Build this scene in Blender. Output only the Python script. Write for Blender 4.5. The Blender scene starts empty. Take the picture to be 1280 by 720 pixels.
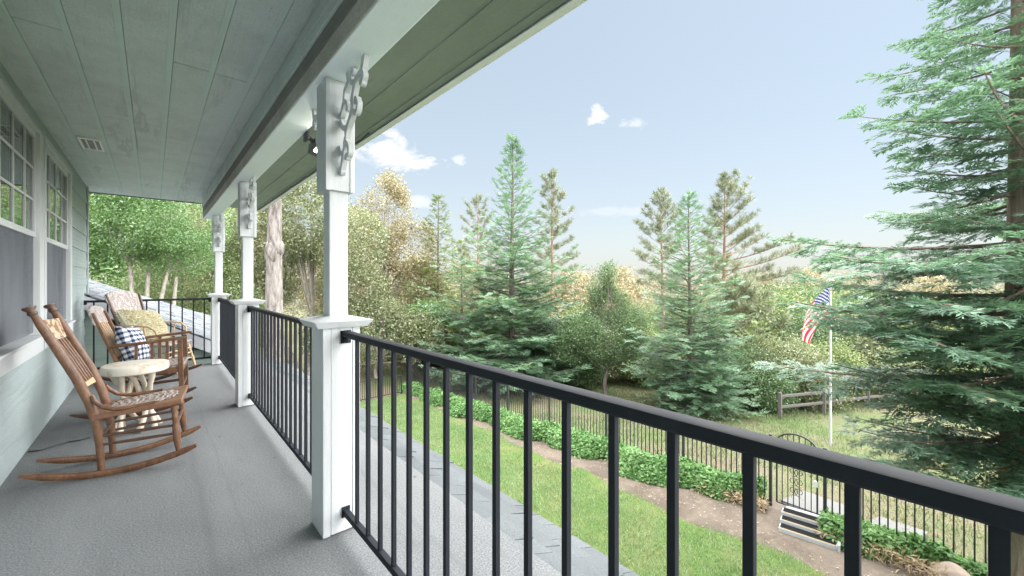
import bpy, math, random
import numpy as np
from mathutils import Vector, Matrix
R = math.radians
random.seed(7)
rng = np.random.default_rng(11)
SC = bpy.context.scene
COL = SC.collection
F = 505.0                     # focal length in pixels of a 1280 px wide frame
YAW = math.atan2(449, 505)
SN, CS = math.sin(YAW), math.cos(YAW)
EYE = 1.2

# ------------------------------------------------------------------ helpers
def P(px, d):
    """ground position of something seen in column px at forward distance d"""
    u = (px - 640) / F
    return d * (SN + u * CS), d * (CS - u * SN)

class MB:
    def __init__(self):
        self.v = []; self.f = []; self.mi = []; self.cur = 0
    def add(self, vs, fs):
        b = len(self.v)
        self.v += [tuple(p) for p in vs]
        for f in fs:
            self.f.append(tuple(b + i for i in f)); self.mi.append(self.cur)
        return self
    def box(self, x0, x1, y0, y1, z0, z1):
        vs = [(x0,y0,z0),(x1,y0,z0),(x1,y1,z0),(x0,y1,z0),(x0,y0,z1),(x1,y0,z1),(x1,y1,z1),(x0,y1,z1)]
        return self.add(vs, [(0,3,2,1),(4,5,6,7),(0,1,5,4),(1,2,6,5),(2,3,7,6),(3,0,4,7)])
    def hexa(self, vs):
        return self.add(vs, [(0,3,2,1),(4,5,6,7),(0,1,5,4),(1,2,6,5),(2,3,7,6),(3,0,4,7)])
    def bar(self, p0, p1, w, h, up=(0,0,1), w1=None, h1=None):
        p0 = Vector(p0); p1 = Vector(p1); t = (p1 - p0).normalized()
        l = t.cross(Vector(up)).normalized(); u = l.cross(t)
        w1 = w if w1 is None else w1; h1 = h if h1 is None else h1
        vs = []
        for p, a, b in ((p0, w/2, h/2), (p1, w1/2, h1/2)):
            vs += [p - l*a - u*b, p + l*a - u*b, p + l*a + u*b, p - l*a + u*b]
        return self.hexa(vs)
    def sweep(self, pts, sec, lat=None, scale=None, closed=False):
        """sweep a 2D section [(a,b)] along pts; lat is a fixed lateral axis or None"""
        pts = [Vector(p) for p in pts]; n = len(pts); m = len(sec); vs = []
        l = None
        for i, p in enumerate(pts):
            a = pts[max(0, i-1)]; b = pts[min(n-1, i+1)]
            if closed: a = pts[i-1]; b = pts[(i+1) % n]
            t = (b - a).normalized()
            if lat is not None:
                l = Vector(lat); l = (l - t*l.dot(t)).normalized()
            elif l is None:
                ref = Vector((0,0,1)) if abs(t.z) < .9 else Vector((1,0,0))
                l = t.cross(ref).normalized()
            else:
                l = (l - t*l.dot(t)).normalized()
            u = l.cross(t)
            s = scale[i] if scale is not None else 1.0
            s = s if isinstance(s, (tuple, list)) else (s, s)
            vs += [p + l*(q[0]*s[0]) + u*(q[1]*s[1]) for q in sec]
        fs = []
        for i in range(n if closed else n-1):
            j = (i+1) % n
            for k in range(m):
                q = (k+1) % m
                fs.append((i*m+k, i*m+q, j*m+q, j*m+k))
        if not closed:
            fs.append(tuple(range(m))[::-1]); fs.append(tuple((n-1)*m+k for k in range(m)))
        return self.add(vs, fs)
    def tube(self, pts, rad, n=8, squash=1.0, lat=None):
        sec = [(math.cos(2*math.pi*k/n), squash*math.sin(2*math.pi*k/n)) for k in range(n)]
        rad = list(rad) if isinstance(rad, (list, tuple, np.ndarray)) else [rad]*len(pts)
        return self.sweep(pts, sec, lat, rad)
    def turned(self, p0, p1, prof, n=10):
        """a lathe-turned bar: prof = [(s, r)] along p0-p1"""
        p0 = Vector(p0); p1 = Vector(p1)
        return self.tube([p0.lerp(p1, s) for s, r in prof], [r for s, r in prof], n)
    def ball(self, c, r, nu=10, nv=7, sq=(1,1,1)):
        vs = []; fs = []
        for j in range(nv+1):
            th = math.pi*j/nv
            for i in range(nu):
                a = 2*math.pi*i/nu
                vs.append((c[0]+r*sq[0]*math.sin(th)*math.cos(a), c[1]+r*sq[1]*math.sin(th)*math.sin(a), c[2]+r*sq[2]*math.cos(th)))
        for j in range(nv):
            for i in range(nu):
                fs.append((j*nu+i, (j+1)*nu+i, (j+1)*nu+(i+1)%nu, j*nu+(i+1)%nu))
        return self.add(vs, fs)
    def build(self, name, mat, parent=None, smooth=30, bevel=0.0, loc=None):
        me = bpy.data.meshes.new(name)
        me.from_pydata(self.v, [], self.f)
        mats = mat if isinstance(mat, (list, tuple)) else [mat]
        for m in mats: me.materials.append(m)
        if len(mats) > 1: me.polygons.foreach_set('material_index', self.mi)
        import bmesh
        bm = bmesh.new(); bm.from_mesh(me); bmesh.ops.recalc_face_normals(bm, faces=bm.faces); bm.to_mesh(me); bm.free()
        if smooth:
            me.polygons.foreach_set('use_smooth', [True]*len(me.polygons)); me.set_sharp_from_angle(angle=R(smooth))
        me.update()
        o = bpy.data.objects.new(name, me); COL.objects.link(o)
        if parent is not None: o.parent = parent
        if loc: o.location = loc
        if bevel:
            b = o.modifiers.new('bevel', 'BEVEL'); b.width = bevel; b.segments = 2; b.limit_method = 'ANGLE'; b.angle_limit = R(40)
        return o

def npmesh(name, V, Fc, mat, parent=None, smooth=False, uv=None):
    V = np.asarray(V, np.float32); Fc = np.asarray(Fc, np.int32); k = Fc.shape[1]
    me = bpy.data.meshes.new(name)
    me.vertices.add(len(V)); me.vertices.foreach_set('co', V.ravel())
    me.loops.add(Fc.size); me.loops.foreach_set('vertex_index', Fc.ravel())
    me.polygons.add(len(Fc)); me.polygons.foreach_set('loop_start', np.arange(len(Fc), dtype=np.int32)*k)
    if smooth: me.polygons.foreach_set('use_smooth', np.ones(len(Fc), bool))
    me.update(calc_edges=True)
    for m in (mat if isinstance(mat, (list, tuple)) else [mat]): me.materials.append(m)
    o = bpy.data.objects.new(name, me); COL.objects.link(o)
    if parent is not None: o.parent = parent
    return o

def tag(o, label=None, cat=None, group=None, kind=None):
    if label: o['label'] = label
    if cat: o['category'] = cat
    if group: o['group'] = group
    if kind: o['kind'] = kind
    return o
def thing(name, label, cat, loc=(0,0,0), rz=0.0, group=None):
    o = bpy.data.objects.new(name, None); COL.objects.link(o); o.empty_display_size = .2
    o.location = loc; o.rotation_euler = (0, 0, rz)
    return tag(o, label, cat, group)
def kids(o): return [c for c in COL.objects if c.parent == o]
def copy_tree(o, parent=None):
    c = o.copy(); COL.objects.link(c)
    c.parent = parent
    for ch in kids(o): copy_tree(ch, c)
    return c

# ------------------------------------------------------------------ materials
def newmat(name):
    m = bpy.data.materials.new(name); m.use_nodes = True
    nt = m.node_tree; nt.nodes.clear()
    return m, nt
def N(nt, t, **kw):
    n = nt.nodes.new(t)
    for k, v in kw.items():
        if k.startswith('i_'):
            n.inputs[k[2:].replace('_', ' ')].default_value = v
        else: setattr(n, k, v)
    return n
def L(nt, a, b): nt.links.new(a, b)
def ramp(nt, fac, stops, interp='LINEAR'):
    r = nt.nodes.new('ShaderNodeValToRGB'); r.color_ramp.interpolation = interp
    e = r.color_ramp.elements
    while len(e) < len(stops): e.new(0.5)
    for i, (p, c) in enumerate(stops):
        e[i].position = p; e[i].color = (*c, 1) if len(c) == 3 else c
    L(nt, fac, r.inputs['Fac']); return r.outputs['Color']
def coords(nt, scale=(1,1,1), src='Object', rot=(0,0,0)):
    t = nt.nodes.new('ShaderNodeTexCoord'); mp = nt.nodes.new('ShaderNodeMapping')
    mp.inputs['Scale'].default_value = scale; mp.inputs['Rotation'].default_value = rot
    L(nt, t.outputs[src], mp.inputs['Vector']); return mp.outputs['Vector']
def noise(nt, vec, scale, detail=4, rough=.55, dist=0.0):
    n = nt.nodes.new('ShaderNodeTexNoise'); n.inputs['Scale'].default_value = scale
    n.inputs['Detail'].default_value = detail; n.inputs['Roughness'].default_value = rough
    n.inputs['Distortion'].default_value = dist
    L(nt, vec, n.inputs['Vector']); return n.outputs['Fac']
def bump(nt, h, strength, dist, prev=None):
    b = nt.nodes.new('ShaderNodeBump'); b.inputs['Strength'].default_value = strength; b.inputs['Distance'].default_value = dist
    L(nt, h, b.inputs['Height'])
    if prev is not None: L(nt, prev, b.inputs['Normal'])
    return b.outputs['Normal']
def mixc(nt, fac, a, b, mode='MIX'):
    m = nt.nodes.new('ShaderNodeMix'); m.data_type = 'RGBA'; m.blend_type = mode
    for s, x in ((m.inputs[0], fac), (m.inputs[6], a), (m.inputs[7], b)):
        if hasattr(x, 'is_linked') or hasattr(x, 'node'): L(nt, x, s)
        elif isinstance(x, (int, float)): s.default_value = x
        else: s.default_value = (*x, 1) if len(x) == 3 else x
    return m.outputs[2]
def mth(nt, op, a, b=None, c=None, clamp=False):
    m = nt.nodes.new('ShaderNodeMath'); m.operation = op; m.use_clamp = clamp
    for i, x in enumerate((a, b, c)):
        if x is None: continue
        if isinstance(x, (int, float)): m.inputs[i].default_value = x
        else: L(nt, x, m.inputs[i])
    return m.outputs[0]
def principled(nt, col, rough=.6, spec=.4, nrm=None, metal=0.0):
    p = nt.nodes.new('ShaderNodeBsdfPrincipled'); o = nt.nodes.new('ShaderNodeOutputMaterial')
    if isinstance(col, tuple): p.inputs['Base Color'].default_value = (*col, 1)
    else: L(nt, col, p.inputs['Base Color'])
    if isinstance(rough, (int, float)): p.inputs['Roughness'].default_value = rough
    else: L(nt, rough, p.inputs['Roughness'])
    p.inputs['Specular IOR Level'].default_value = spec; p.inputs['Metallic'].default_value = metal
    if nrm is not None: L(nt, nrm, p.inputs['Normal'])
    L(nt, p.outputs[0], o.inputs['Surface']); return p

def paint_mat(name, col, grain=0.5, gscale=1.0, along='Y', dirt=.12, rough=.55, dirt_shade_col=None):
    """painted, embossed wood-grain board"""
    m, nt = newmat(name)
    st = {'Y': (9, .9, 9), 'X': (.9, 9, 9), 'Z': (9, 9, .9)}[along]
    v = coords(nt, tuple(s*gscale for s in st))
    w = nt.nodes.new('ShaderNodeTexWave'); w.wave_type = 'RINGS'; w.rings_direction = along
    w.inputs['Scale'].default_value = .7; w.inputs['Distortion'].default_value = 9; w.inputs['Detail'].default_value = 3
    w.inputs['Detail Scale'].default_value = 1.2; w.inputs['Detail Roughness'].default_value = .6
    L(nt, v, w.inputs['Vector'])
    fine = noise(nt, coords(nt, tuple(6*s for s in st)), 3.0, 5, .65)
    speck = noise(nt, coords(nt), 170, 3, .7)
    big = noise(nt, coords(nt), 1.7, 5, .6)
    h = mth(nt, 'ADD', mth(nt, 'MULTIPLY', w.outputs['Fac'], mth(nt, 'MULTIPLY', big, .8)), mth(nt, 'ADD', mth(nt, 'MULTIPLY', fine, .7), mth(nt, 'MULTIPLY', speck, .45)))
    nrm = bump(nt, h, grain, .006)
    dc = dirt_shade_col or tuple(c*.62 for c in col)
    f = mth(nt, 'MULTIPLY', ramp(nt, noise(nt, coords(nt), 3.1, 8, .65), [(.42, (0,0,0)), (.72, (1,1,1))]), dirt*2)
    c = mixc(nt, f, col, dc)
    c = mixc(nt, mth(nt, 'MULTIPLY', ramp(nt, fine, [(.3, (1,1,1)), (.46, (0,0,0))]), .35*grain), c, dc)
    grain_shade = mth(nt, 'MULTIPLY', ramp(nt, w.outputs['Fac'], [(.0, (1,1,1)), (.16, (0,0,0))]), ramp(nt, noise(nt, coords(nt, tuple(.25*s for s in st)), 2.2, 3), [(.50, (0,0,0)), (.62, (1,1,1))]))  # emboss shading painted into the colour along the grain
    c = mixc(nt, mth(nt, 'MULTIPLY', grain_shade, .6*min(1, grain*1.2)), c, dc)
    c = mixc(nt, mth(nt, 'MULTIPLY', ramp(nt, speck, [(.36, (1,1,1)), (.5, (0,0,0))]), .55*grain), c, dc)
    c = mixc(nt, mth(nt, 'MULTIPLY', ramp(nt, speck, [(.56, (0,0,0)), (.70, (1,1,1))]), .4*grain), c, tuple(min(1, q*1.35) for q in col))
    principled(nt, c, rough, .35, nrm); return m

def wood_mat(name, c1, c2, rough=.38, scale=1.0, src='Object', spec=.5):
    m, nt = newmat(name)
    v = coords(nt, (11*scale, 16*scale, 5*scale), src)
    w = noise(nt, v, 3.5, 6, .65, 1.2)
    big = noise(nt, coords(nt, (1,1,1), src), 5, 3)
    c = mixc(nt, ramp(nt, mth(nt, 'MULTIPLY_ADD', big, .45, mth(nt, 'MULTIPLY', w, .6)), [(.36, (0,0,0)), (.68, (1,1,1))]), c1, c2)
    n = bump(nt, w, .15, .002)
    principled(nt, c, mth(nt, 'MULTIPLY_ADD', w, .25, rough-.1), spec, n); return m

def leaf_mat(name, cols, trans=.35, rough=.55, gloss=.06, hue_noise=.5):
    m, nt = newmat(name)
    g = nt.nodes.new('ShaderNodeNewGeometry')
    big = noise(nt, coords(nt), hue_noise, 3)
    f = mth(nt, 'ADD', mth(nt, 'MULTIPLY', g.outputs['Random Per Island'], .62), mth(nt, 'MULTIPLY_ADD', big, 1.1, -.36), clamp=True)
    n = len(cols); c = ramp(nt, f, [(i/(n-1), cc) for i, cc in enumerate(cols)])
    d = nt.nodes.new('ShaderNodeBsdfDiffuse'); t = nt.nodes.new('ShaderNodeBsdfTranslucent'); gl = nt.nodes.new('ShaderNodeBsdfGlossy')
    gl.inputs['Roughness'].default_value = rough; gl.inputs['Color'].default_value = (1,1,1,1)
    L(nt, c, d.inputs['Color']); L(nt, mixc(nt, .35, c, (.9,1,.3), 'MULTIPLY'), t.inputs['Color'])
    a = nt.nodes.new('ShaderNodeMixShader'); b = nt.nodes.new('ShaderNodeMixShader'); o = nt.nodes.new('ShaderNodeOutputMaterial')
    a.inputs[0].default_value = trans; b.inputs[0].default_value = gloss
    L(nt, d.outputs[0], a.inputs[1]); L(nt, t.outputs[0], a.inputs[2]); L(nt, a.outputs[0], b.inputs[1]); L(nt, gl.outputs[0], b.inputs[2])
    L(nt, b.outputs[0], o.inputs['Surface']); return m

def bark_mat(name, c1, c2, sc=6.0, zs=.25, strength=.9):
    m, nt = newmat(name)
    v = coords(nt, (1, 1, zs))
    n1 = noise(nt, v, sc, 6, .7, .6); n2 = noise(nt, coords(nt), 2.2, 4)
    c = mixc(nt, ramp(nt, n1, [(.36, (0,0,0)), (.62, (1,1,1))]), c1, c2)
    c = mixc(nt, mth(nt, 'MULTIPLY', n2, .4), c, tuple(x*.6 for x in c2))
    principled(nt, c, .9, .1, bump(nt, n1, strength, .05)); return m

SIDING = (.40, .50, .45)
M = {}
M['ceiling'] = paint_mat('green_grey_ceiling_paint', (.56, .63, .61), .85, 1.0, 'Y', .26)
M['siding'] = paint_mat('green_grey_siding_paint', (.325, .385, .39), .6, 1.0, 'Y', .15)
M['siding_x'] = paint_mat('green_grey_siding_paint_crosswise', (.36, .45, .41), .3, 1.0, 'X', .12)
M['soffit'] = paint_mat('green_soffit_paint', (.245, .285, .25), .5, 1.0, 'Y', .2)
M['white'] = paint_mat('white_trim_paint', (.53, .555, .575), .34, 1.0, 'Z', .05, .42, (.55,.56,.54))
M['white_y'] = paint_mat('white_beam_paint', (.84, .92, .96), .22, 1.0, 'Y', .07, .5, (.58,.58,.55))
M['rough_wood'] = paint_mat('weathered_rough_sawn_wood', (.50, .49, .45), .9, 1.3, 'Y', .3, .8, (.2,.18,.15))
M['brown_wood'] = paint_mat('brown_grey_trim_board', (.215, .212, .195), .7, 1.2, 'Y', .3, .8)  # brown-grey boards, darker than the trim beside them

def floor_mat():
    m, nt = newmat('grey_speckled_deck_coating')
    v = coords(nt)
    s1 = noise(nt, v, 120, 5, .85); s2 = noise(nt, v, 300, 2, .8); big = noise(nt, v, 1.1, 6, .6); mid = noise(nt, coords(nt, (1.6, .35, 1)), 2.6, 4)
    c = ramp(nt, s1, [(.30, (.036,.040,.044)), (.43, (.105,.113,.119)), (.58, (.20,.211,.218)), (.72, (.42,.437,.447))])
    c = mixc(nt, mth(nt, 'MULTIPLY', s2, .22), c, (.22,.23,.237))
    c = mixc(nt, mth(nt, 'MULTIPLY', ramp(nt, big, [(.45, (0,0,0)), (.7, (1,1,1))]), .3), c, (.20,.20,.195))
    c = mixc(nt, mth(nt, 'MULTIPLY', ramp(nt, mid, [(.5, (0,0,0)), (.75, (1,1,1))]), .2), c, (.30,.31,.32))
    t = nt.nodes.new('ShaderNodeTexCoord'); sp = nt.nodes.new('ShaderNodeSeparateXYZ'); L(nt, t.outputs['Object'], sp.inputs[0])
    wav = noise(nt, coords(nt, (.2, 1, 1)), 1.3, 4)
    def seam(x0, wd, amt, c):
        q = mth(nt, 'ABSOLUTE', mth(nt, 'SUBTRACT', mth(nt, 'MULTIPLY_ADD', wav, .07, x0-.035), sp.outputs['X']))
        k = mth(nt, 'SUBTRACT', 1.0, mth(nt, 'DIVIDE', q, wd), clamp=True)
        return mixc(nt, mth(nt, 'MULTIPLY', k, amt), c, (.10,.105,.11))
    c = seam(.20, .03, .32, c); c = seam(.33, .015, .2, c); c = seam(.98, .03, .3, c)
    scuff = noise(nt, coords(nt, (2.2, .7, 1)), 2.4, 8, .7, .8)
    c = mixc(nt, mth(nt, 'MULTIPLY', ramp(nt, scuff, [(.55, (0,0,0)), (.66, (1,1,1))]), .38), c, (.115,.118,.115))
    spot = noise(nt, v, 17, 2, .5)
    c = mixc(nt, mth(nt, 'MULTIPLY', ramp(nt, spot, [(.735, (0,0,0)), (.76, (1,1,1))]), .7), c, (.05,.05,.045))
    principled(nt, c, .85, .2, bump(nt, mth(nt, 'ADD', s1, s2), .5, .004)); return m
M['floor'] = floor_mat()

def shingle_mat(name, c1, c2, c3):
    m, nt = newmat(name)
    g = nt.nodes.new('ShaderNodeNewGeometry')
    v = coords(nt); s = noise(nt, v, 140, 3, .75); b = noise(nt, v, 2.5, 5)
    c = ramp(nt, g.outputs['Random Per Island'], [(0, c1), (.5, c2), (1, c3)])
    c = mixc(nt, ramp(nt, s, [(.35, (1,1,1)), (.55, (0,0,0))]), c, tuple(x*.45 for x in c1))
    c = mixc(nt, mth(nt, 'MULTIPLY', b, .35), c, (.25,.27,.28))
    principled(nt, c, .9, .15, bump(nt, s, .5, .004)); return m
M['shingle'] = shingle_mat('grey_asphalt_shingles', (.058,.066,.072), (.08,.09,.096), (.105,.115,.122))
M['shingle_pale'] = shingle_mat('pale_weathered_shingles', (.075,.085,.10), (.13,.142,.162), (.20,.215,.235))

def metal_paint(name, col, rough=.35, spec=.5):
    m, nt = newmat(name)
    s = noise(nt, coords(nt), 300, 2); b = noise(nt, coords(nt), 9, 5, .7)
    c = mixc(nt, mth(nt, 'MULTIPLY', ramp(nt, b, [(.5, (0,0,0)), (.8, (1,1,1))]), .3), col, tuple(min(1, x*2.2+.02) for x in col))
    principled(nt, c, mth(nt, 'MULTIPLY_ADD', b, .25, rough-.1), spec, bump(nt, s, .08, .001)); return m
M['black_metal'] = metal_paint('black_powder_coated_aluminium', (.015,.018,.024), .66, .2)
M['fence_iron'] = metal_paint('black_painted_iron', (.013,.015,.018), .55)
M['steel'] = metal_paint('galvanised_steel', (.55,.57,.58), .5)
M['pole_metal'] = metal_paint('weathered_white_pole', (.34,.35,.36), .5)
M['white_metal'] = metal_paint('white_enamel', (.78,.79,.78), .4)
M['dark_plastic'] = metal_paint('dark_plastic', (.03,.03,.032), .5)
M['hole'] = metal_paint('vent_opening_black', (.008,.008,.008), .9, .05)

M['oak'] = wood_mat('oiled_oak', (.225,.110,.056), (.070,.032,.017), .42)
M['oak_dark'] = wood_mat('dark_walnut_stain', (.125,.062,.038), (.062,.031,.02), .3)
M['oak_pale'] = wood_mat('pale_bare_wood', (.55,.40,.25), (.40,.26,.15), .5)
M['seat_wood'] = wood_mat('seat_edge_wood', (.25,.13,.075), (.15,.07,.04), .4)
M['twig'] = wood_mat('peeled_white_twig', (.66,.60,.50), (.52,.44,.35), .6, .6)
def slab_mat():
    m, nt = newmat('whitewashed_table_slab')
    v = coords(nt); a = noise(nt, v, 12, 6, .7); b = noise(nt, v, 30, 3)
    c = mixc(nt, ramp(nt, a, [(.52, (0,0,0)), (.66, (1,1,1))]), (.66,.62,.54), (.42,.28,.18))
    principled(nt, c, .6, .3, bump(nt, b, .2, .003)); return m
M['slab'] = slab_mat()
def pressed_mat(name, c1, c2):
    m, nt = newmat(name)
    v = coords(nt)
    w = nt.nodes.new('ShaderNodeTexWave'); w.wave_type = 'RINGS'; w.rings_direction = 'Z'
    w.inputs['Scale'].default_value = 9; w.inputs['Distortion'].default_value = 7; w.inputs['Detail'].default_value = 2; w.inputs['Detail Scale'].default_value = 3
    L(nt, v, w.inputs['Vector'])
    c = mixc(nt, ramp(nt, w.outputs['Fac'], [(.25, (1,1,1)), (.5, (0,0,0))]), c1, c2)
    principled(nt, c, .5, .35, bump(nt, w.outputs['Fac'], .8, .008)); return m
M['pressed_seat'] = pressed_mat('embossed_seat_panel', (.36,.31,.285), (.25,.19,.165))
M['carved_crest'] = pressed_mat('carved_crest_panel', (.52,.40,.28), (.25,.14,.08))
M['pressed_back'] = pressed_mat('pressed_grey_back_panel', (.42,.38,.37), (.30,.25,.235))

def gingham_mat():
    m, nt = newmat('navy_gingham_cloth')
    t = nt.nodes.new('ShaderNodeTexCoord'); s = nt.nodes.new('ShaderNodeSeparateXYZ'); L(nt, t.outputs['Object'], s.inputs[0])
    def st(x): return mth(nt, 'GREATER_THAN', mth(nt, 'FRACT', mth(nt, 'MULTIPLY', x, 22.0)), .5)
    f = mth(nt, 'MULTIPLY', mth(nt, 'ADD', st(s.outputs['X']), st(s.outputs['Y'])), .5)
    c = ramp(nt, f, [(0, (.80,.80,.78)), (.5, (.22,.25,.33)), (1, (.022,.03,.06))])
    principled(nt, c, .9, .1, bump(nt, noise(nt, coords(nt), 400, 2), .2, .001)); return m
M['gingham'] = gingham_mat()
def fur_mat():
    m, nt = newmat('yellow_shaggy_fabric')
    g = nt.nodes.new('ShaderNodeNewGeometry')
    c = ramp(nt, g.outputs['Random Per Island'], [(0, (.60,.55,.38)), (.5, (.72,.68,.51)), (1, (.82,.79,.65))])
    principled(nt, c, .9, .1); return m
M['fur'] = fur_mat()

def glass_mat():
    m, nt = newmat('window_glass')
    tr = N(nt, 'ShaderNodeBsdfTransparent'); tr.inputs[0].default_value = (.72,.76,.76,1)
    gl = N(nt, 'ShaderNodeBsdfGlossy'); gl.inputs['Roughness'].default_value = .01; gl.inputs['Color'].default_value = (.95,.97,.97,1)
    fr = N(nt, 'ShaderNodeFresnel'); fr.inputs[0].default_value = 1.75
    wob = bump(nt, noise(nt, coords(nt), 2.2, 2), .03, .01); L(nt, wob, gl.inputs['Normal'])
    mx = N(nt, 'ShaderNodeMixShader'); o = N(nt, 'ShaderNodeOutputMaterial')
    L(nt, mth(nt, 'MULTIPLY_ADD', fr.outputs[0], 0.85, .06, True), mx.inputs[0]); L(nt, tr.outputs[0], mx.inputs[1]); L(nt, gl.outputs[0], mx.inputs[2]); L(nt, mx.outputs[0], o.inputs['Surface'])
    return m
M['glass'] = glass_mat()
def screen_mat():
    m, nt = newmat('insect_screen_mesh')
    tr = N(nt, 'ShaderNodeBsdfTransparent'); df = N(nt, 'ShaderNodeBsdfDiffuse')
    s = noise(nt, coords(nt), 260, 2); c = ramp(nt, noise(nt, coords(nt, (1, 1.2, .35)), 2.5, 4), [(.3, (.13,.142,.16)), (.7, (.21,.225,.25))])
    L(nt, c, df.inputs[0]); mx = N(nt, 'ShaderNodeMixShader'); o = N(nt, 'ShaderNodeOutputMaterial')
    L(nt, mth(nt, 'MULTIPLY_ADD', s, .3, .52), mx.inputs[0]); L(nt, tr.outputs[0], mx.inputs[1]); L(nt, df.outputs[0], mx.inputs[2]); L(nt, mx.outputs[0], o.inputs['Surface'])
    return m
M['screen'] = screen_mat()
def plain(name, col, rough=.8, spec=.2):
    m, nt = newmat(name); n = noise(nt, coords(nt), 14, 4)
    principled(nt, mixc(nt, mth(nt, 'MULTIPLY', n, .4), col, tuple(x*.7 for x in col)), rough, spec, bump(nt, n, .1, .004)); return m
M['room'] = plain('dim_room_grey', (.10,.105,.11))
M['concrete'] = plain('grey_concrete', (.125,.125,.122))
M['rubber'] = plain('black_rubber_mat', (.014,.0145,.016), .95, .03)
M['tan_strip'] = plain('tan_step_nosing', (.42,.33,.20))
M['step_white'] = plain('pale_grey_step_board', (.36,.385,.39))
M['stone'] = plain('tan_sandstone', (.30,.245,.20), .9)
M['rail_wood'] = plain('grey_split_rail', (.095,.09,.083), .9)
M['pale_wall'] = plain('pale_rake_board', (.60,.61,.66), .6)
def rusty():
    m, nt = newmat('rust_streaked_metal_roof')
    t = nt.nodes.new('ShaderNodeTexCoord'); s = nt.nodes.new('ShaderNodeSeparateXYZ'); L(nt, t.outputs['Object'], s.inputs[0])
    w = mth(nt, 'SINE', mth(nt, 'MULTIPLY', s.outputs['X'], 4.2)); n = noise(nt, coords(nt), 1.5, 4)
    f = mth(nt, 'ADD', mth(nt, 'MULTIPLY', w, .5), n)
    principled(nt, ramp(nt, f, [(.35, (.30,.31,.28)), (.75, (.24,.13,.09))]), .7, .3); return m
M['rust'] = rusty()
def flag_mat():
    m, nt = newmat('flag_cloth')
    t = nt.nodes.new('ShaderNodeUVMap'); s = nt.nodes.new('ShaderNodeSeparateXYZ'); L(nt, t.outputs[0], s.inputs[0])
    U, V = s.outputs['X'], s.outputs['Y']
    odd = mth(nt, 'LESS_THAN', mth(nt, 'MODULO', mth(nt, 'MULTIPLY', V, 13.0), 2.0), 1.0)
    c = mixc(nt, odd, (.60,.59,.575), (.46,.03,.05))
    canton = mth(nt, 'MULTIPLY', mth(nt, 'LESS_THAN', U, .4), mth(nt, 'GREATER_THAN', V, .4615))
    def cell(n1, n2, off):
        a = mth(nt, 'SUBTRACT', mth(nt, 'FRACT', mth(nt, 'ADD', mth(nt, 'MULTIPLY', U, n1/.4), off)), .5)
        b = mth(nt, 'SUBTRACT', mth(nt, 'FRACT', mth(nt, 'ADD', mth(nt, 'MULTIPLY', mth(nt, 'SUBTRACT', V, .4615), n2/.5385), off)), .5)
        return mth(nt, 'LESS_THAN', mth(nt, 'ADD', mth(nt, 'MULTIPLY', a, a), mth(nt, 'MULTIPLY', b, b)), .038)
    st = mth(nt, 'MAXIMUM', cell(6, 5, 0.0), mth(nt, 'MULTIPLY', cell(6, 5, .5), .9))
    c = mixc(nt, canton, c, mixc(nt, st, (.03,.042,.14), (.6,.6,.6)))
    d = N(nt, 'ShaderNodeBsdfDiffuse'); tr = N(nt, 'ShaderNodeBsdfTranslucent'); L(nt, c, d.inputs[0]); L(nt, c, tr.inputs[0])
    mx = N(nt, 'ShaderNodeMixShader'); mx.inputs[0].default_value = .3; o = N(nt, 'ShaderNodeOutputMaterial')
    L(nt, d.outputs[0], mx.inputs[1]); L(nt, tr.outputs[0], mx.inputs[2]); L(nt, mx.outputs[0], o.inputs['Surface']); return m
M['flag'] = flag_mat()
def emit(name, col, s):
    m, nt = newmat(name); e = N(nt, 'ShaderNodeEmission'); e.inputs[0].default_value = (*col, 1); e.inputs[1].default_value = s
    o = N(nt, 'ShaderNodeOutputMaterial'); L(nt, e.outputs[0], o.inputs['Surface']); return m
M['lamp'] = emit('lit_lamp_lens', (1, .95, .84), 14)
# ================================================================== the house
WX = -.674                     # siding plane
CEIL = 2.48
YS, YE = -5.0, 8.3             # porch roof from / to; unseen south end lengthened to hold back light
house = thing('house', 'pale green clapboard house with a covered upstairs porch', 'house', (WX, 3, 0))
HI = Matrix.Translation((-WX, -3, 0))
def hp(mb, name, mat, parent=house, **k):
    o = mb.build(name, mat, parent, **k)
    if parent is house: o.matrix_parent_inverse = HI.copy()
    return o

# lap siding, one mesh: boards with a slanted face
def lap(mb, y0, y1, z0, z1, x=WX, thick=.011, exposure=.217, phase=.072):
    k = math.floor((z0 - phase)/exposure)
    z = phase + k*exposure
    while z < z1 - 1e-4:
        a, b = max(z, z0), min(z + exposure, z1)
        if b - a > .004:
            fa = 1 - (a - z)/exposure; fb = 1 - (b - z)/exposure
            mb.hexa([(x-.03,y0,a),(x+thick*fa+.002,y0,a),(x+thick*fa+.002,y1,a),(x-.03,y1,a),
                     (x-.03,y0,b),(x+thick*fb+.002,y0,b),(x+thick*fb+.002,y1,b),(x-.03,y1,b)])
        z += exposure
WB, WT = .66, 2.375
mb = MB()
lap(mb, YS, 7.85, -.3, WB)
lap(mb, YS, 3.36, WB, CEIL); lap(mb, 6.46, 7.85, WB, CEIL)
hp(mb, 'siding_wall', M['siding'], smooth=0)
mb = MB().box(WX-.03, WX+.012, 3.36, 6.46, WT, CEIL); hp(mb, 'header_board', M['siding'])
mb = MB().box(WX-.03, WX+.022, 7.85, 7.95, -.3, CEIL).box(WX-.1, WX-.03, 7.86, 7.95, -.3, CEIL); hp(mb, 'corner_board', M['siding'], bevel=.003)
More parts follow.
